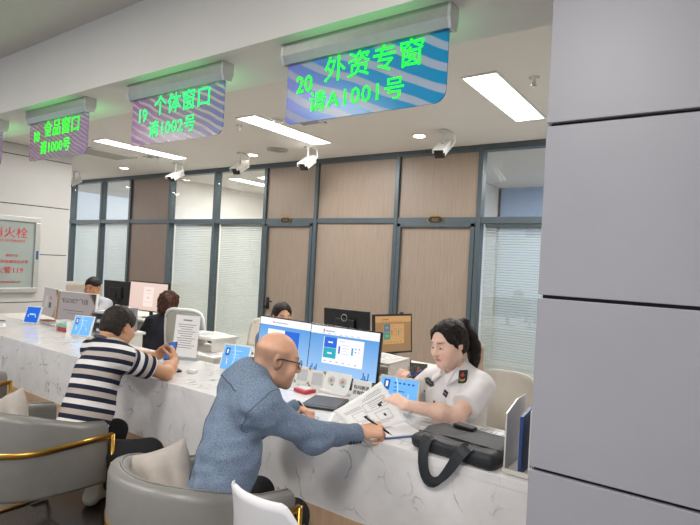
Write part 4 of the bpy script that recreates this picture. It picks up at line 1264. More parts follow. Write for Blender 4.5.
# ---- the man in the striped polo shirt
def striped_man():
    root = thing('person', 'man in a navy, white and beige striped shirt looking at his phone', 'person', (-3.0, 1.5, .006))
    hip, nb = V3(-2.915, 1.56, .44), V3(-2.985, 1.765, .995)
    ls, rs = V3(-3.175, 1.795, .925), V3(-2.815, 1.755, .925)
    H = Frame((-2.965, 1.825, 1.085), 98, 16, 0, .93)
    re = V3(-2.785, 2.045, .805); rw = V3(-2.93, 2.21, .832); rs_ = rs
    lw = V3(-3.085, 2.17, .85); le = ik(ls, lw, .29, .26, (-1.6, .1, -.2))
    F = Field((-3.52, 1.4, .40), (-2.58, 2.42, 1.26), .0045)
    torso(F, hip, nb, ls, rs, .82, .8, -.02)
    F.chain([rs, re, rw], [.050, .043, .030], .02); F.chain([ls, le, lw], [.050, .042, .030], .02)
    F.ell(re * .6 + rw * .4, (.045, .045, .045), None, .03)
    F.chain([nb - V3(0, 0, .04), H.p(0, -.012, -.05)], [.066, .062], .03)
    F.ell(H.p(0, -.072, -.05), (.055, .032, .040), H.R, .03)
    head(F, H, fat=.010)
    hand(F, rw, (-.62, .35, .60), (-.70, -.45, -.3), (-.3, -.45, .85), fingers=[(35, 45, 30)] * 4, s=.96, thumb=(.7, .6, .35))
    hand(F, lw, (.40, .65, .30), (.75, -.45, -.1), (-.25, -.3, .9), fingers=[(35, 45, 30)] * 4, s=.96, thumb=(.7, .6, .35))
    F.cut((0, 0, .70), (0, 0, 1), 0, ((0, 0, 0), .001)) if False else None
    F.build('body', skin_m, root, face_tint(H, 'c99673', '9f6654', '20150f'))
    eyes(H, None); [own(o, root) for o in list(COL.objects) if o.name.startswith('eye') and o.parent is None]
    # short black hair
    F = Field(H.o - .17, H.o + .17, .004)
    F.ell(H.p(0, -.017, .040), (.0855, .1045, .0935), H.R, 0)
    F.ell(H.p(0, -.045, -.005), (.080, .075, .080), H.R, .02)
    F.ell(H.p(0, .105, -.035), (.082, .080, .098), H.R, .012, 'sub')
    for q in (-1, 1): F.ell(H.p(q * .084, -.004, -.022), (.022, .034, .056), H.R, .006, 'sub')
    F.cut(H.p(0, -.06, -.062), -H.R[:, 2] - .35 * H.R[:, 1], .01)
    F.cut(H.p(0, .03, -.02), (-H.R[:, 2] + 1.1 * H.R[:, 1]), .01)
    F.wrinkle(.0022, 150, 2); F.wrinkle(.0014, 330, 5)
    F.build('hair', m_hair('cropped_hair', '17120f', '3a3029', (90, 90, 90)), root)
    # shirt
    ax = nb - hip; ax /= np.linalg.norm(ax)
    F = Field((-3.55, 1.28, .36), (-2.6, 2.2, 1.10), .0065)
    torso(F, hip + V3(-.02, 0, 0), nb - V3(0, 0, .02), ls, rs, 1.03, 1.0, .006, .02, k=.07)
    rc = rs + (re - rs) * .66; lc = ls + (le - ls) * .70
    F.chain([rs, rc], [.080, .072], .03); F.chain([ls, lc], [.080, .070], .03)
    F.chain([hip, hip - V3(0, 0, .05)], [.155, .17], .04)
    F.wrinkle(.0042, 26, 11); F.wrinkle(.002, 60, 2)
    for s0, c0, e0 in ((rs, rc, re), (ls, lc, le)):
        d = (e0 - s0) / np.linalg.norm(e0 - s0); F.cut(c0 - d * .01, d, 0, (c0 + d * .04, .10))
    F.chain([nb + V3(0, .01, .012), H.p(0, -.01, -.06)], [.066, .07], .008, 'sub')
    def stripe(V):
        s = (V - hip) @ ax
        for s0, e0, sg in ((rs, rc, 1), (ls, lc, -1)):
            d = (e0 - s0); L = np.linalg.norm(d); d /= L
            l = (rs - ls) / np.linalg.norm(rs - ls) * sg
            t = (V - s0) @ d; lat = (V - s0) @ l
            r = np.linalg.norm(V - s0 - np.outer(t, d), axis=1)
            m = (t > .045) & (r < .115) & (lat > -.035) | (t > .10) & (r < .10)
            s = np.where(m, L - t + .010, s)
        return s + .30
    F.build('shirt', jersey, root, stripe=stripe)
    # polo collar
    mb = MB()
    F = Field(nb - .16, nb + .16, .004)
    pts = [nb + V3(.072 * math.cos(a), .010 + .075 * math.sin(a), .022 - .022 * math.sin(a)) for a in [rad(q) for q in range(100, 441, 20)]]
    F.chain(pts, [.010] * len(pts), .004)
    F.build('collar', plain('navy_rib', '4a4c5e', .85), root)
    rk, lk = V3(-2.62, 1.84, .415), V3(-3.06, 1.90, .42)
    h1, h2 = hip + V3(.08, 0, -.03), hip + V3(-.09, 0, -.03)
    P = [([h1, rk, V3(-2.68, 1.83, .10)], [.088, .066, .052]), ([h2, lk, V3(-3.04, 1.88, .10)], [.088, .066, .052]), ([h1, h2], [.10, .10])]
    limb_mesh('trousers', P, trouser_b, root, .009, (.004, 26))
    sm = plain('beige_shoe', 'b5aa9a', .6)
    own(shoe((-3.08, 1.80, .0), rad(120), sm), root); own(shoe((-2.70, 1.80, .0), rad(80), sm), root)
    return rw, lw
rwS, lwS = striped_man()
ph = Vector((-3.035, 2.255, .885))
R = Matrix.Rotation(rad(20), 3, 'Z') @ Matrix.Rotation(rad(-48), 3, 'X')
R = R @ Matrix.Rotation(rad(-18), 3, 'Y')
t = thing('smartphone', 'dark smartphone with lit blue screen in the striped man\'s hands', 'phone', ph)
mb = MB(); mb.box((0, 0, 0), (.074, .009, .150), R=R, bev=.003); mb.build('casing', black_plastic, t)
s = screen(t, .068, .140, glow('phone_blue', '3a66b0', .9), [(.1, .55, .9, .62, S['tbl']), (.1, .40, .7, .45, S['tbl']), (.1, .2, .8, .3, S['tbd'])], 0)
s.location = R @ Vector((0, -.0048, 0)); s.rotation_euler = R.to_euler()

# ---- the woman in the white uniform shirt
def uniform_woman():
    root = thing('person', 'woman with a black ponytail in a white uniform shirt holding a printed page', 'person', (-1.12, 2.84, 0))
    hip, nb = V3(-1.12, 2.83, .50), V3(-1.150, 2.715, 1.0)
    ls, rs = V3(-.985, 2.665, .935), V3(-1.325, 2.765, .900)
    H = Frame((-1.175, 2.635, 1.140), 247, 14, -4, .95)
    lw = V3(-1.215, 2.285, .870); le = ik(ls, lw, .255, .25, (1, -.1, -.75))
    rw = V3(-1.43, 2.66, .915); re = ik(rs, rw, .25, .235, (-.8, .2, -1))
    F = Field((-1.72, 2.12, .42), (-.72, 2.98, 1.29), .0045)
    torso(F, hip, nb, ls, rs, .74, .78, -.02)
    F.chain([ls, le, lw], [.045, .041, .026], .02); F.chain([rs, re, rw], [.045, .040, .026], .02)
    F.ell(le * .65 + lw * .35, (.046, .042, .040), None, .03)
    F.chain([nb - V3(0, 0, .05), H.p(0, -.012, -.05)], [.052, .050], .03)
    head(F, H, True, fat=.014)
    tips, th = hand(F, lw, (-.93, -.05, .22), (.05, .45, -.85), (.0, -.85, -.3), fingers=[(15, 30, 22), (18, 35, 25), (22, 38, 25), (26, 40, 25)], s=.94, spread=1., thumb=(.80, .35, .60), thumb_curl=20)
    hand(F, rw, (.18, -.72, .45), (-.2, -.5, -.9), (.8, .2, .1), fingers=[(45, 60, 40), (55, 65, 40), (60, 65, 40), (62, 65, 40)], s=.94, spread=.95, thumb=(.7, .5, .5))
    F.build('body', skin_m, root, face_tint(H, 'eec6b2', 'c4787a', '3a2a22'))
    eyes(H, None); [own(o, root) for o in list(COL.objects) if o.name.startswith('eye') and o.parent is None]
    # hair: swept-back cap, parted fringe, ponytail
    F = Field(H.o - .27, H.o + .22, .0042)
    F.ell(H.p(0, -.016, .042), (.0865, .1055, .0945), H.R, 0)
    F.ell(H.p(0, -.050, .005), (.083, .074, .085), H.R, .02)
    F.ell(H.p(-.006, .100, -.016), (.073, .074, .112), H.R, .008, 'sub')
    F.cut(H.p(0, -.055, -.070), -H.R[:, 2] - .3 * H.R[:, 1], .01)
    F.cut(H.p(0, .020, -.045), (-.75 * H.R[:, 2] + H.R[:, 1]), .012)
    for q in (-1, 1):
        F.ell(H.p(q * .094, -.002, -.024), (.016, .020, .026), H.R, .006, 'sub')
        F.chain([H.p(q * .060, .050, .062), H.p(q * .080, .020, .02), H.p(q * .086, .008, -.02)], [.010, .010, .004], .012)
        F.chain([H.p(q * .014, .050, .112), H.p(q * .050, .048, .088), H.p(q * .071, .032, .052), H.p(q * .080, .014, .005)], [.007, .010, .010, .006], .016)
    F.ell(H.p(0, -.106, .085), (.026, .022, .026), H.R, .012)
    F.wrinkle(.0026, 120, 8); F.wrinkle(.0014, 300, 3)
    hr = F.build('hair', hair_black, root)
    F = Field(H.o - .36, H.o + .28, .005)
    F.chain([H.p(0, -.112, .088), H.p(.0, -.138, .080), H.p(-.008, -.160, .030), H.p(-.018, -.162, -.05), H.p(-.022, -.152, -.13), H.p(-.022, -.148, -.185)], [.020, .028, .034, .037, .030, .010], .02)
    F.chain([H.p(-.02, -.135, .070), H.p(-.040, -.155, .0), H.p(-.045, -.160, -.08), H.p(-.04, -.150, -.15)], [.018, .022, .020, .006], .015)
    F.wrinkle(.004, 60, 4)
    own(F.build('ponytail', hair_black), root)
    mb = MB(); mb.tube([H.p(.024 * math.cos(a), -.118, .088 + .024 * math.sin(a)) for a in [k * math.pi / 9 for k in range(18)]], .005, 6, closed=True); own(mb.build('hair_tie', black_plastic), root)
    # shirt
    F = Field((-1.62, 2.40, .42), (-.70, 3.05, 1.10), .006)
    torso(F, hip, nb - V3(0, 0, .02), ls, rs, .90, .94, .006, .015)
    ch = hip * .35 + nb * .65; f = V3(-.30, -.95, 0)
    l = (rs - ls) / np.linalg.norm(rs - ls)
    for q in (-1, 1): F.ell(ch + f * .085 + l * q * .075, (.078, .070, .080), None, .04)
    lc = ls + (le - ls) * .74; rc = rs + (re - rs) * .74
    F.chain([ls, lc], [.072, .072], .03); F.chain([rs, rc], [.070, .070], .03)
    F.chain([hip, hip - V3(0, 0, .04)], [.15, .16], .04)
    F.wrinkle(.0042, 28, 21); F.wrinkle(.002, 62, 9)
    for s0, c0, e0 in ((rs, rc, re), (ls, lc, le)):
        d = (e0 - s0) / np.linalg.norm(e0 - s0); F.cut(c0 - d * .008, d, 0, (c0 + d * .04, .095))
    F.chain([nb + V3(-.01, -.02, .010), H.p(0, .0, -.07)], [.054, .06], .008, 'sub')
    F.chain([nb + V3(-.02, -.07, .02), nb + V3(-.035, -.13, -.075)], [.034, .012], .008, 'sub')
    sh = F.build('shirt', white_cloth, root)
    # collar leaves
    n3 = lambda a: a / np.linalg.norm(a)
    fr = n3(V3(-.42, -.90, 0)); lt = n3(np.cross(V3(0, 0, 1), fr)) * -1
    for q in (-1, 1):
        mb = MB()
        A = nb + lt * q * .062 + V3(0, .045, .040); B = nb + lt * q * .055 + fr * .055 + V3(0, 0, .022); C = nb + lt * q * .018 + fr * .105 + V3(0, 0, -.030)
        D = nb + lt * q * .060 + fr * .125 + V3(0, 0, -.070); E_ = nb + lt * q * .100 + fr * .075 + V3(0, 0, -.025); G = nb + lt * q * .085 + V3(0, .050, .010)
        N = n3(fr * .7 + lt * q * .5 + V3(0, 0, .5)) * .004
        top = [A + N, B + N, C + N, D + N, E_ + N, G + N]; bot = [p - 2.2 * N for p in top]
        mb.face(top); mb.face(bot[::-1])
        for k in range(6): mb.face([top[k], bot[k], bot[(k + 1) % 6], top[(k + 1) % 6]])
        own(mb.build('collar', white_cloth), sh)
    return dict(root=root, sh=sh, H=H, ls=ls, rs=rs, le=le, lw=lw, rw=rw, re=re, nb=nb, hip=hip, tips=tips, th=th)
W = uniform_woman()

def stick_on(name, target, px, py, w, h, mats, drawer, parent, rz=0., off=.004):
    """a badge lying on the cloth: found by casting the view ray onto the shirt, laid along its surface"""
    d = (CR * ((px - 350) / FPX) - CU * ((py - 262.5) / FPX) + _f).normalized()
    bm = bmesh.new(); bm.from_mesh(target.data)
    from mathutils.bvhtree import BVHTree
    hit, n, _, _ = BVHTree.FromBMesh(bm).ray_cast(Vector((0, 0, EYE)), d); bm.free()
    if hit is None: return None
    n = n.normalized(); x = Vector((0, 0, 1)).cross(n).normalized(); y = n.cross(x)
    R = Matrix((x, y, n)).transposed() @ Matrix.Rotation(rz, 3, 'Z')
    mb = MB(); mb.M = Matrix.Translation(hit + n * off) @ R.to_4x4(); drawer(mb)
    o = mb.build(name, mats); own(o, parent); return o
gold_thread = plain('gold_thread', 'c79a3a', .5)
grey_thread = plain('grey_thread', '9a9a98', .7)
badge_black = plain('badge_black', '14161c', .6)
def epaulette(mb):
    mb.box((0, 0, 0), (.050, .072, .007), 0, bev=.003)
    mb.prism([(-.012, .004), (0, .022), (.012, .004), (.006, -.002), (-.006, -.002)], .0035, .006, 1)
    for k in range(3): mb.tube([(-.016, -.014 - k * .004, .005), (0, -.020 - k * .004, .005), (.016, -.014 - k * .004, .005)], .0018, 5, 2)
stick_on('epaulette', W['sh'], 463.5, 377, 0, 0, [badge_black, red_print, gold_thread], epaulette, W['sh'], rad(14), .006)
def patch(mb):
    mb.prism([(-.040, 0), (-.020, .019), (.020, .019), (.040, 0), (.020, -.019), (-.020, -.019)], 0, .003, 0)
    mb.tube([(-.033, 0, .0035), (-.018, .014, .0035), (.018, .014, .0035), (.033, 0, .0035), (.018, -.014, .0035), (-.018, -.014, .0035)], .0012, 5, 1, True)
    for k in range(4): mb.box((-.017 + k * .011, 0, .0035), (.006, .009, .001), 1)
stick_on('chest_patch', W['sh'], 430, 382, 0, 0, [badge_black, grey_thread], patch, W['sh'], rad(-20), .004)
def name_tag(mb):
    mb.box((0, 0, 0), (.036, .030, .004), 0)
    for k in range(3): mb.box((-.010 + k * .010, 0, .0023), (.006, .009, .001), 1)
stick_on('name_badge', W['sh'], 446, 393.5, 0, 0, [badge_black, grey_thread], name_tag, W['sh'], rad(-15), .004)
brown_button = plain('brown_button', '7a5236', .35)
for px_, py_ in ((425, 391), (434.5, 401.5), (443, 404)):
    stick_on('button', W['sh'], px_, py_, 0, 0, brown_button, lambda mb: mb.lathe([(.006, 0), (.007, .003), (.003, .004)], n=12), W['sh'], 0, .002)

# ---- people at the desks behind
def desk_person(label, base, head_at, yaw, pitch, hairf, cloth, skin='c99772', h=.008, arms=None, female=False, cloth_name='jacket', sc=1.0):
    root = thing('person', label, 'person', base)
    H = Frame(head_at, yaw, pitch, 0, sc)
    fw = V3(math.cos(rad(yaw)), math.sin(rad(yaw)), 0); rt = V3(fw[1], -fw[0], 0)
    nb = H.o + V3(0, 0, -.135) - fw * .03; w = .165 if female else .19
    ls, rs = nb - rt * w - V3(0, 0, .06), nb + rt * w - V3(0, 0, .06)
    hip = V3(base[0], base[1], .50)
    lo = np.minimum(hip, H.o) - .42; hi = np.maximum(hip, H.o) + .42; lo[2] = .40; hi[2] = H.o[2] + .17
    ew = []
    for s0, sg in ((ls, -1), (rs, 1)):
        wr = hip + fw * .34 + rt * sg * .12 + V3(0, 0, .29); ew.append((s0, ik(s0, wr, .27, .24, rt * sg * .6 + V3(0, 0, -1)), wr))
    F = Field(lo, hi, .006)
    torso(F, hip, nb, ls, rs, .78, .78, -.02)
    for a, b, c in ew: F.chain([a, b, c], [.04, .035, .026], .02)
    F.chain([nb - V3(0, 0, .04), H.p(0, -.012, -.05)], [.055, .052], .03)
    head(F, H, female, .006)
    for (a, b, c), sg in zip(ew, (-1, 1)): hand(F, c, fw + V3(0, 0, -.15), (0, 0, -1), -rt * sg, s=.95)
    F.build('body', skin_m, root, face_tint(H, skin, 'a5655a', '1d1410'))
    eyes(H, None); [own(o, root) for o in list(COL.objects) if o.name.startswith('eye') and o.parent is None]
    F = Field(lo, hi, h)
    torso(F, hip, nb - V3(0, 0, .02), ls, rs, .94 if not female else .86, .95, .006)
    for a, b, c in ew: F.chain([a, b, c - (c - b) * .12], [.068, .056, .046], .03)
    F.wrinkle(.005, 26, 3)
    F.chain([nb + fw * .02, H.p(0, 0, -.06)], [.058, .06], .008, 'sub')
    F.build(cloth_name, cloth, root)
    Fh = Field(H.o - .25, H.o + .2, .005); hairf(Fh, H); Fh.wrinkle(.003, 110, 5)
    if hairf is updo: Fh.wrinkle(.012, 55, 2)
    Fh.build('hair', hair_brown if female and cloth_name == 'jacket' else hair_black, root)
    P = [([hip + rt * .09, hip + rt * .09 + fw * .38 + V3(0, 0, -.03), hip + rt * .09 + fw * .38 + V3(0, 0, -.40)], [.09, .07, .05]),
         ([hip - rt * .09, hip - rt * .09 + fw * .38 + V3(0, 0, -.03), hip - rt * .09 + fw * .38 + V3(0, 0, -.40)], [.09, .07, .05]), ([hip + rt * .09, hip - rt * .09], [.11, .11])]
    limb_mesh('trousers', P, black_cloth, root, .012)
    for sg in (-1, 1):
        p = hip + rt * sg * .09 + fw * .36; own(shoe((p[0], p[1], 0), rad(yaw), black_plastic), root)
    return root
def short_hair(F, H):
    F.ell(H.p(0, -.014, .046), (.086, .106, .096), H.R, 0)
    F.ell(H.p(0, .100, -.034), (.085, .074, .098), H.R, .012, 'sub')
    for q in (-1, 1): F.ell(H.p(q * .082, -.006, -.02), (.018, .030, .05), H.R, .008, 'sub')
    F.cut(H.p(0, -.055, -.06), -H.R[:, 2] - .3 * H.R[:, 1], .01)
    F.cut(H.p(0, .03, -.02), (-H.R[:, 2] + 1.1 * H.R[:, 1]), .01)
def updo(F, H):
    F.ell(H.p(0, -.020, .044), (.108, .122, .108), H.R, 0); F.ell(H.p(0, -.05, -.01), (.102, .09, .095), H.R, .02)
    F.ell(H.p(0, .108, -.034), (.085, .074, .10), H.R, .012, 'sub')
    F.ell(H.p(.01, -.115, .02), (.072, .065, .085), H.R, .02); F.ell(H.p(.03, -.13, -.04), (.045, .042, .055), H.R, .02)
    F.ell(H.p(-.03, -.12, -.06), (.04, .04, .05), H.R, .02)
def tied_hair(F, H):
    F.ell(H.p(0, -.014, .046), (.090, .108, .098), H.R, 0); F.ell(H.p(0, -.05, .0), (.086, .074, .08), H.R, .02)
    F.ell(H.p(.010, .100, -.022), (.078, .078, .112), H.R, .010, 'sub')
    F.ell(H.p(-.03, -.10, -.01), (.075, .06, .08), H.R, .02)
desk_person('man with short black hair looking down behind the far desk', (-6.78, 4.46, 0), (-6.70, 4.28 - .55, 1.005), -62, 20, short_hair, plain('dark_work_jacket', '24262c', .8), 'b9835f') if False else None
desk_person('man with short black hair looking down behind the brown wallpaper monitors', (-6.55, 3.50, 0), (-6.45, 3.58, 1.060), -58, 8, short_hair, plain('pale_work_shirt', 'a8aab0', .8), 'b9835f')
desk_person('woman with brown pinned-up hair in a dark suit, seen from behind', (-4.88, 3.42, 0), (-4.88, 3.57, .99), 128, 10, updo, navy_cloth, 'c99772', female=True)
desk_person('woman behind the left blue portal monitor, only hair and brow showing', (-3.42, 3.72, 0), (-3.345, 3.70, 1.005), -24, 6, tied_hair, plain('grey_work_blouse', '6d7078', .8), 'd2a184', female=True, cloth_name='blouse')
# ------------------------------------------------------------------ things on the counter and desks
def sheet(label, pts, lines=None, group=None, curl=.006, pic=False, name='paper_sheet'):
    """one printed page spanning four corners (a,b,c,d in order), thin but solid; print sits on its upper face"""
    a, b, c, d = (Vector(p) for p in pts)
    o0 = (a + b + c + d) / 4
    n = (b - a).cross(d - a).normalized()
    if n.z < 0: n = -n
    def P(u, v): return a.lerp(b, u).lerp(d.lerp(c, u), v) - o0 + n * curl * (4 * (u - .5) ** 2 - .5 + .5 * math.sin(3 * v + u))
    t = thing(name, label, 'paper', o0, 0, group)
    mb = MB(); mb.grid(lambda u, v: (P(u, v), n), 10, 10, .0007); mb.build('page', paper_w, t)
    if lines:
        mb = MB()
        for (u0, v0, u1, v1) in lines:
            k = max(1, int((u1 - u0) * 10)); m = max(1, int((v1 - v0) * 10))
            mb.grid(lambda u, v: (P(u0 + (u1 - u0) * u, v0 + (v1 - v0) * v) + n * .0009, n), k, m, .0004)
        mb.build('print', ink, t)
    if pic:
        mb = MB()
        for (u0, v0, u1, v1) in pic: mb.grid(lambda u, v: (P(u0 + (u1 - u0) * u, v0 + (v1 - v0) * v) + n * .0011, n), 2, 2, .0004)
        mb.build('picture', ink_dark, t)
    return t
def flat_sheet(label, cx, cy, rz, w=.21, l=.297, z=ZC, lines=True, group=None, dz=.0006):
    R = Matrix.Rotation(rz, 3, 'Z'); c = Vector((cx, cy, z + dz))
    pts = [c + R @ Vector((x, y, 0)) for x, y in ((-w / 2, l / 2), (w / 2, l / 2), (w / 2, -l / 2), (-w / 2, -l / 2))]
    ln = [(.12, .10 + k * .065, .88 - .2 * (k % 3 == 2), .115 + k * .065) for k in range(12)] if lines else None
    return sheet(label, pts, ln, group, .0)

# the page held between the bald man and the woman
pts = [at(333, 412, 2.13), at(381, 382, 2.31), at(408, 421, 2.235), at(357, 432, 2.075)]
ln = [(.62, .12, .90, .13), (.52, .16, .93, .168), (.50, .20, .90, .208)] + [(.10 + .0, .26 + k * .04, .42, .268 + k * .04) for k in range(3)] + [(.55, .30 + k * .05, .92, .308 + k * .05) for k in range(4)] + [(.10, .84, .80, .848), (.10, .88, .70, .888)]
def frame_lines(u0, v0, u1, v1, t=.006): return [(u0, v0, u1, v0 + t), (u0, v1 - t, u1, v1), (u0, v0, u0 + t, v1), (u1 - t, v0, u1, v1)]
ln += frame_lines(.45, .28, .88, .52) + frame_lines(.18, .42, .42, .70) + frame_lines(.55, .60, .82, .82) + frame_lines(.22, .74, .45, .82)
sheet('printed form held up between the bald man and the uniformed woman', pts, ln, None, .007, pic=[(.70, .42, .76, .50), (.76, .40, .80, .44), (.34, .58, .40, .67), (.68, .68, .72, .75), (.38, .77, .41, .80)])
flat_sheet('white sheet on the counter under the held form', -1.47, 2.14, rad(28))
flat_sheet('white sheet on the counter before the uniformed woman, nearest her elbow', -1.03, 2.47, rad(62))
flat_sheet('white sheet on the counter before the uniformed woman, under her forearm', -1.22, 2.37, rad(15), dz=.0012)
flat_sheet('white sheet behind the black bag, near the pillar', -.88, 2.45, rad(80), dz=.0018)
flat_sheet('white sheet on the counter at the far left picture edge', -5.75, 2.22, rad(70))
def folder(label, x, y, rz, col, w=.23, l=.31, z=ZC):
    t = thing('document_folder', label, 'folder', (x, y, z), rz)
    mb = MB(); mb.box((0, 0, .003), (w, l, .006), bev=.002); mb.build('cover', col, t)
    mb = MB(); mb.box((0, .0, .0075), (w - .02, l - .02, .003)); mb.build('sheets', paper_w, t)
    return t
folder('blue document folder with papers under the woman\'s hand', -1.27, 2.23, rad(58), plain('blue_folder', '2f4f8c', .4), .22, .30)

# pens
def pen(label, a, b, col, r=.0048):
    a, b = Vector(a), Vector(b); c = (a + b) / 2; t = thing('pen', label, 'pen', c)
    u = (b - a).normalized(); A = a - c; B = b - c
    mb = MB(); mb.tube([A, A.lerp(B, .86)], r, 10); mb.build('barrel', col, t)
    mb = MB(); mb.tube([A.lerp(B, .86), A.lerp(B, .97), B], [r * .95, r * .45, r * .15], 10); mb.build('tip', alu, t)
    mb = MB(); mb.tube([A + Vector((0, 0, r * 1.3)), A.lerp(B, .28) + Vector((0, 0, r * 1.3))], .0014, 6); mb.build('clip', alu, t)
    return t
p0 = Vector(rwB) + Vector(hdB).normalized() * .085
pen('black pen in the bald man\'s writing hand', p0 + Vector((-.050, -.012, .045)), p0 + Vector((.060, .035, -.018)), black_plastic)
pen('blue pen in the uniformed woman\'s raised hand', at(421, 371, 2.60), at(405, 380, 2.575), plain('blue_pen', '2a4f96', .35))
pen('dark blue pen lying at the far left of the counter', onz(-6, 320, ZC + .006), onz(7, 321, ZC + .006), plain('blue_pen2', '27406e', .35))

# closed dark signature pad
t = thing('signature_pad', 'dark grey flat signature pad beside the bald man\'s left hand', 'signature pad', (-1.755, 2.33, ZC), rad(17))
mb = MB(); mb.box((0, 0, .007), (.205, .24, .014), bev=.004); mb.build('body', dark_plastic, t)
mb = MB(); mb.box((0, .008, .0143), (.175, .19, .0012)); mb.build('pad_surface', plain('pad_slate', '3a3d44', .3), t)

# red ink case, QR card stands (blank), picture stand, text card
t = thing('red_stamp_case', 'open red plastic stamp case in front of the card stands', 'stamp case', (-2.005, 2.455, ZC), rad(-12))
mb = MB(); mb.box((0, 0, .010), (.115, .085, .020), bev=.004); mb.build('tray', red_plastic, t)
mb = MB(); mb.box((-.004, .004, .0225), (.09, .060, .005), bev=.002); mb.build('white_pad', plain('pale_pad', 'd8cfd0', .6), t)
def card_stand(label, x, y, rz):
    t = thing('card_stand', label, 'card stand', (x, y, ZC), rz, 'white card stands with gold corners')
    R = Matrix.Rotation(rad(-14), 3, 'X')
    mb = MB(); mb.box(R @ Vector((0, 0, .055)), (.112, .006, .11), R=R, bev=.002); mb.box((0, .02, .003), (.112, .06, .006)); mb.build('stand', white_plastic, t)
    mb = MB()
    for sx, sz in ((-1, 0), (1, 0), (1, 1)):
        c = R @ Vector((sx * .045, -.0036, .012 + sz * .086)); s = .016
        pts = [R @ Vector((sx * .054, -.0042, .002 + sz * .106)), R @ Vector((sx * (.054 - .022), -.0042, .002 + sz * .106)), R @ Vector((sx * .054, -.0042, .024 + sz * .062))]
        mb.face(pts); mb.face([p + Vector((0, -.0006, 0)) for p in pts])
    mb.build('corner_trim', gold, t)
    mb = MB(); mb.box(R @ Vector((0, -.0036, .056)), (.074, .001, .074), R=R); mb.build('card', plain('grey_card', 'c3c4c6', .7), t)
card_stand('white card stand with gold corners, left one beside the bald man\'s face', -2.155, 2.60, rad(10))
card_stand('white card stand with gold corners, between the other stand and the picture stand', -2.015, 2.575, rad(10))
t = thing('picture_stand', 'white slanted stand with two small round pictures on it', 'display stand', (-1.855, 2.55, ZC), rad(4))
R = Matrix.Rotation(rad(-24), 3, 'X')
mb = MB(); mb.box(R @ Vector((0, 0, .066)), (.185, .010, .125), R=R, bev=.004); mb.build('panel', white_plastic, t)
mb = MB(); mb.box((0, .025, .010), (.195, .10, .020), bev=.006); mb.build('base', white_plastic, t)
for sx in (-1, 1):
    mb = MB()
    for k in range(7):
        a = k * 2 * math.pi / 7; mb.lathe([(.010, -.0006), (.010, .0006)], R @ Vector((sx * .040 + .018 * math.cos(a), -.0058, .075 + .018 * math.sin(a))), 10, R=R @ Matrix.Rotation(rad(90), 3, 'X'))
    mb.lathe([(.011, -.001), (.011, .001)], R @ Vector((sx * .040, -.0062, .075)), 12, 1, R=R @ Matrix.Rotation(rad(90), 3, 'X'))
    mb.box(R @ Vector((sx * .040 + .012, -.0062, .050)), (.016, .001, .012), 2, R=R)
    mb.build('picture', [plain('petal_grey', 'c4c9cd', .6), plain('petal_orange', 'cc8a6c', .6), plain('leaf_green', '6fae84', .6)], t)
t = thing('notice_card', 'small white notice card with dark lettering beside the picture stand', 'notice', (-1.672, 2.55, ZC), rad(4))
R = Matrix.Rotation(rad(-16), 3, 'X')
mb = MB(); mb.box(R @ Vector((0, 0, .055)), (.125, .006, .11), R=R, bev=.002); mb.build('board', white_plastic, t)
text_ob('lettering', '有问题请', .026, ink_dark, t, R @ Vector((0, -.0042, .066)), (rad(90 - 16), 0, 0))
text_ob('lettering', '咨询窗口', .026, ink_dark, t, R @ Vector((0, -.0042, .036)), (rad(90 - 16), 0, 0))
mb = MB(); mb.box((0, .025, .003), (.115, .06, .006)); mb.build('foot', white_plastic, t)

# page in a clear stand beside the striped man
t = thing('page_stand', 'printed page in a clear upright stand beside the striped man\'s phone', 'sign stand', (-3.235, 2.52, ZC - .0), rad(20))
R = Matrix.Rotation(rad(-7), 3, 'X')
mb = MB(); mb.box(R @ Vector((0, .002, .172)), (.222, .004, .335), R=R); mb.box((0, .04, .003), (.222, .10, .006)); mb.build('acrylic', clear, t)
mb = MB(); mb.box(R @ Vector((0, -.0012, .178)), (.205, .0012, .305), R=R); pg = mb.build('page', paper_w, t)
mb = MB(); mb.box(R @ Vector((0, -.0022, .295)), (.075, .0006, .010), R=R)
for k in range(11): mb.box(R @ Vector((-.008 * (k % 3 == 1), -.0022, .262 - k * .017)), (.155 - .03 * (k % 3), .0006, .0045), R=R)
mb.build('print', ink, pg)

# small things by the striped man
t = thing('car_key', 'black car key fob on the counter by the striped man\'s elbow', 'key', onz(178, 371.5, ZC), rad(-20))
mb = MB(); mb.box((0, 0, .007), (.068, .034, .014), bev=.006, seg=3); mb.build('fob', black_plastic, t)
mb = MB(); mb.tube([(-.046 + .014 * math.cos(a), .014 * math.sin(a), .005) for a in [k * math.pi / 8 for k in range(16)]], .0016, 6, closed=True); mb.build('key_ring', alu, t)
t = thing('earphone_case', 'small white earphone case on the counter right of the car key', 'case', onz(192, 373, ZC), rad(15))
mb = MB(); mb.box((0, 0, .0125), (.060, .046, .025), bev=.011, seg=4); mb.build('body', white_plastic, t)
mb = MB(); mb.box((0, -.0005, .017), (.0606, .0466, .0012), bev=.0004); mb.build('lid_seam', plain('seam_grey', '9a9a9a', .5), t)

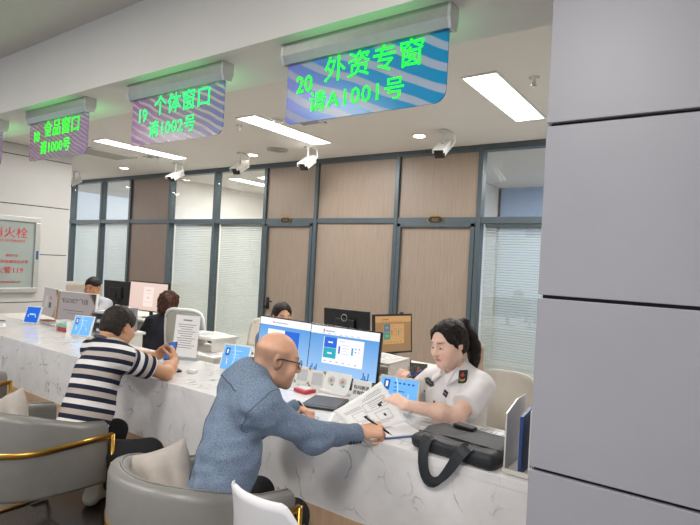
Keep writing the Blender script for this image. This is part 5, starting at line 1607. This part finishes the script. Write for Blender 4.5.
# stationery at the far tablets
t = thing('stamp_tray', 'white tray with red ink pad between the two far tablets', 'stamp tray', onz(49, 323, ZC), rad(5))
mb = MB(); mb.box((0, 0, .012), (.20, .12, .024), bev=.004); mb.build('tray', white_plastic, t)
mb = MB(); mb.box((-.01, -.01, .028), (.15, .08, .010), bev=.003); mb.build('ink_pad', red_plastic, t)
t = thing('card_holder', 'white holder with a green box on a red box, left of a tablet', 'holder', onz(66, 331, ZC), rad(8))
for s in (-1, 1):
    mb = MB(); mb.box((s * .078, 0, .05), (.006, .10, .10)); mb.build('side', white_plastic, t)
mb = MB(); mb.box((0, .05, .05), (.156, .006, .10)); mb.build('rear', white_plastic, t)
for z, c, nm in ((.018, red_plastic, 'red'), (.058, plain('mint_green', '7fb8a0', .5), 'mint green')):
    o = MB().box((0, 0, 0), (.13, .075, .034), bev=.004).build('small_box', c)
    o.location = onz(66, 331, ZC) + Vector((0, -.005, z + .001 + (0.0 if z < .03 else -.005))); o.rotation_euler.z = rad(8); tag(o, 'small %s box in the white holder by the far tablet' % nm, 'box')

# blue brochure rack at the pillar
t = thing('brochure_rack', 'white upright brochure rack at the counter end against the pillar', 'rack', (-.61, 2.035, ZC))
mb = MB(); mb.box((.015, .15, .003), (.14, .25, .006)); mb.build('base', offwhite_plastic, t)
for x, h in ((-.05, .235), (.045, .26)):
    mb = MB(); mb.prism([(.03, .006), (.27, .006), (.27, h + .03), (.16, h + .03), (.03, h - .005)], x - .003, x + .003, 0, 'x'); mb.build('divider', plain('rack_white', 'd5d2cd', .35), t)
mb = MB(); mb.box((.0, .012, .014), (.10, .006, .018)); mb.build('front_lip', offwhite_plastic, t)
t = thing('brochure', 'dark blue brochure standing in the white rack', 'brochure', (-.605, 2.06, ZC + .006))
blue_b = plain('brochure_blue', '27447e', .4)
mb = MB(); mb.prism([(.0, 0), (.20, 0), (.20, .245), (.0, .225)], .0, .012, 0, 'x'); mb.build('cover', blue_b, t)
mb = MB()
for z0, n in ((.17, 4), (.08, 5)):
    for k in range(n): mb.box((-.0006, .08 , z0 - k * .012), (.0008, .09 - .02 * (k % 2), .005))
mb.build('print', plain('brochure_print', 'b8c4dc', .6), t)

# black laptop bag with handles over the counter edge
t = thing('laptop_bag', 'black nylon laptop bag lying on the counter with handles hanging over the edge', 'bag', (-.872, 2.17, ZC), rad(-3))
F = Field((-.26, -.20, -.02), (.26, .20, .14), .005)
F.rbox((0, 0, .033), (.192, .142, .032), .026, None, 0)
F.ell((-.02, .03, .050), (.16, .09, .024), None, .03)
F.wrinkle(.0055, 28, 4)
F.cut((0, 0, .003), (0, 0, -1))
b = F.build('body', bag_fab); b.parent = t
mb = MB(); mb.tube([(-.18, -.118, .050), (-.1, -.126, .054), (.05, -.128, .054), (.182, -.118, .050)], .0035, 6)
mb.tube([(-.185, -.07, .064), (0, -.065, .070), (.185, -.06, .063)], .003, 6); mb.build('zip', plain('black_zip', '101114', .35), t)
strap = [(-.014, -.002), (.014, -.002), (.014, .002), (-.014, .002)]
def bez(pts, n=18):
    P = [Vector(p) for p in pts]; out = []
    for i in range(n + 1):
        u = i / n; Q = P[:]
        while len(Q) > 1: Q = [a.lerp(b_, u) for a, b_ in zip(Q, Q[1:])]
        out.append(Q[0])
    return out
def strap_mesh(pts, nm):
    mb = MB(); mb.sweep(pts, strap, up=(0, -1, .15))
    for f in mb.bm.faces: f.smooth = False
    mb.build(nm, bag_fab, t)
strap_mesh(bez([(-.105, -.120, .078), (-.110, -.185, .085), (-.128, -.172, -.02), (-.125, -.178, -.19), (-.015, -.176, -.19), (.0, -.174, -.05), (.055, -.19, .08), (.075, -.120, .078)]), 'handle')
strap_mesh(bez([(-.085, -.124, .070), (-.095, -.19, .075), (-.115, -.178, -.05), (-.08, -.192, -.20), (.02, -.190, -.12), (.05, -.186, .04), (.095, -.19, .075), (.09, -.124, .070)]), 'handle')
t = thing('key_wallet', 'small black key wallet lying on top of the laptop bag', 'wallet', (-.90, 2.245, ZC + .076), rad(-8))
mb = MB(); mb.box((0, 0, .008), (.10, .045, .016), bev=.006, seg=3); mb.build('wallet', black_plastic, t)
mb = MB(); mb.tube([(-.056 + .016 * math.cos(a), .016 * math.sin(a), .006) for a in [k * math.pi / 8 for k in range(16)]], .002, 6, closed=True); mb.build('key_ring', alu, t)

# paper tray, pen pot and folders by the amber monitor
t = thing('paper_tray', 'white two-shelf paper tray in front of the amber-page monitor', 'tray', (-1.93, 3.065, DESKZ), rad(3))
for z in (.012, .095, .175):
    mb = MB(); mb.box((0, 0, z), (.44, .30, .010), bev=.002); mb.build('shelf', desk_white, t)
for s in (-1, 1):
    mb = MB(); mb.box((s * .215, 0, .093), (.010, .30, .172)); mb.build('side', desk_white, t)
for k, (dx, dy, rz, nm) in enumerate(((-.06, .0, 10, 'lower'), (.05, .02, -14, 'upper'))):
    flat_sheet('%s loose sheet on the white paper tray by the amber monitor' % nm, -1.93 + dx, 3.065 + dy, rad(rz), z=DESKZ + .18, dz=.001 + k * .0012)
t = thing('pen_pot', 'black mesh pen pot beside the woman\'s raised hand', 'pen pot', (-1.585, 3.02, DESKZ))
mb = MB(); mb.lathe([(.036, 0), (.040, .10), (.037, .10), (.033, .006)], n=20); mb.build('cup', black_plastic, t)
for k, (c, dx, dy) in enumerate((('c44a3c', .02, .01), ('d0a23c', -.02, .0), ('2a2a2e', .0, .02), ('3a5f9c', .005, -.02))):
    pen(['red', 'yellow', 'black', 'blue'][k] + ' pen standing in the black pen pot', (-1.585 + dx * 1.6, 3.02 + dy * 1.6, DESKZ + .165), (-1.585 + dx * .3, 3.02 + dy * .3, DESKZ + .012), plain('pen_' + c, c, .4), .0042)
desk('narrow white side desk left of the uniformed woman, holding the pen pot', -1.60, -1.49, 2.72, 3.3) if False else None
t = thing('desk_telephone', 'black desk telephone beside the amber-page monitor', 'telephone', (-1.83, 3.52, DESKZ), rad(20))
mb = MB(); mb.prism([(-.09, 0), (.09, 0), (.09, .075), (-.09, .03)], -.085, .085, 0, 'x'); mb.build('base', black_plastic, t)
mb = MB(); mb.tube([(-.06, -.075, .055), (-.06, -.05, .075), (-.06, .05, .095), (-.06, .08, .088)], [.022, .014, .014, .022], 10); mb.build('handset', black_plastic, t)
# beige backpack hung behind the woman
t = thing('backpack', 'beige backpack standing behind the ponytail woman', 'bag', (-1.475, 3.72, DESKZ - .02))
F = Field((-.22, -.16, -.02), (.22, .16, .42), .006); F.rbox((0, 0, .15), (.085, .07, .15), .05, None, 0); F.rbox((0, -.06, .10), (.062, .03, .08), .025, None, .01); F.wrinkle(.004, 30, 5)
b = F.build('body', plain('beige_canvas', 'b59c88', .85)); b.parent = t
mb = MB(); mb.tube([(-.03, 0, .295), (-.025, 0, .33), (.025, 0, .33), (.03, 0, .295)], .009, 8); mb.build('handle', plain('pale_webbing', 'cfc0ae', .8), t)
desk('low white cabinet top behind the ponytail woman carrying the backpack', -1.70, -1.1, 3.5, 4.0, DESKZ - .02)

# file trays, binders and papers on the far desks
t = thing('file_rack', 'grey file rack with papers beside the brown wallpaper monitors', 'rack', (-4.90, 2.95, DESKZ), rad(10))
for z in (.01, .10, .19):
    mb = MB(); mb.box((0, 0, z), (.30, .26, .008)); mb.build('shelf', plain('smoke_grey_plastic', '7d8288', .4), t)
for s in (-1, 1):
    mb = MB(); mb.box((s * .148, 0, .10), (.006, .26, .19)); mb.build('side', plain('smoke_grey_plastic', '7d8288', .4), t)
for k in range(3):
    o = MB().box((0, 0, .0), (.20, .22, .022)).build('paper_stack', paper_w); o.location = (-4.90, 2.95, DESKZ + .026 + k * .09); o.rotation_euler.z = rad(10)
    tag(o, ['bottom', 'middle', 'top'][k] + ' paper stack in the grey file rack', 'paper', 'paper stacks in the grey file rack')
for k, (c, nm) in enumerate((('56657c', 'slate blue'), ('e0dfdb', 'white'), ('8d9096', 'grey'))):
    bt = thing('ring_binder', nm + ' ring binder standing on the far desk by the file rack', 'binder', (-5.10 + k * .001, 3.14 - .0, DESKZ)); bt.location.x = -4.995 + k * .075
    mb = MB(); mb.box((0, 0, .12), (.065, .04, .24), bev=.003); mb.build('cover', plain('binder_' + c, c, .4), bt)
    mb = MB(); mb.box((0, -.0206, .15), (.04, .001, .08)); mb.build('spine_label', paper_w, bt)
for k, (dx, dy, rz) in enumerate(((.02, 0, 12), (-.03, .02, -8), (.0, -.01, 25))):
    flat_sheet(['lowest', 'middle', 'uppermost'][k] + ' paper of the loose pile on the raised shelf', -3.96 + dx, 3.36 + dy, rad(rz), z=.668 + .126, dz=.001 + k * .0014, group='paper pile on the raised shelf')
flat_sheet('loose sheet on the pedestal top in front of the raised shelf', -3.70, 3.20, rad(70), z=.6675)
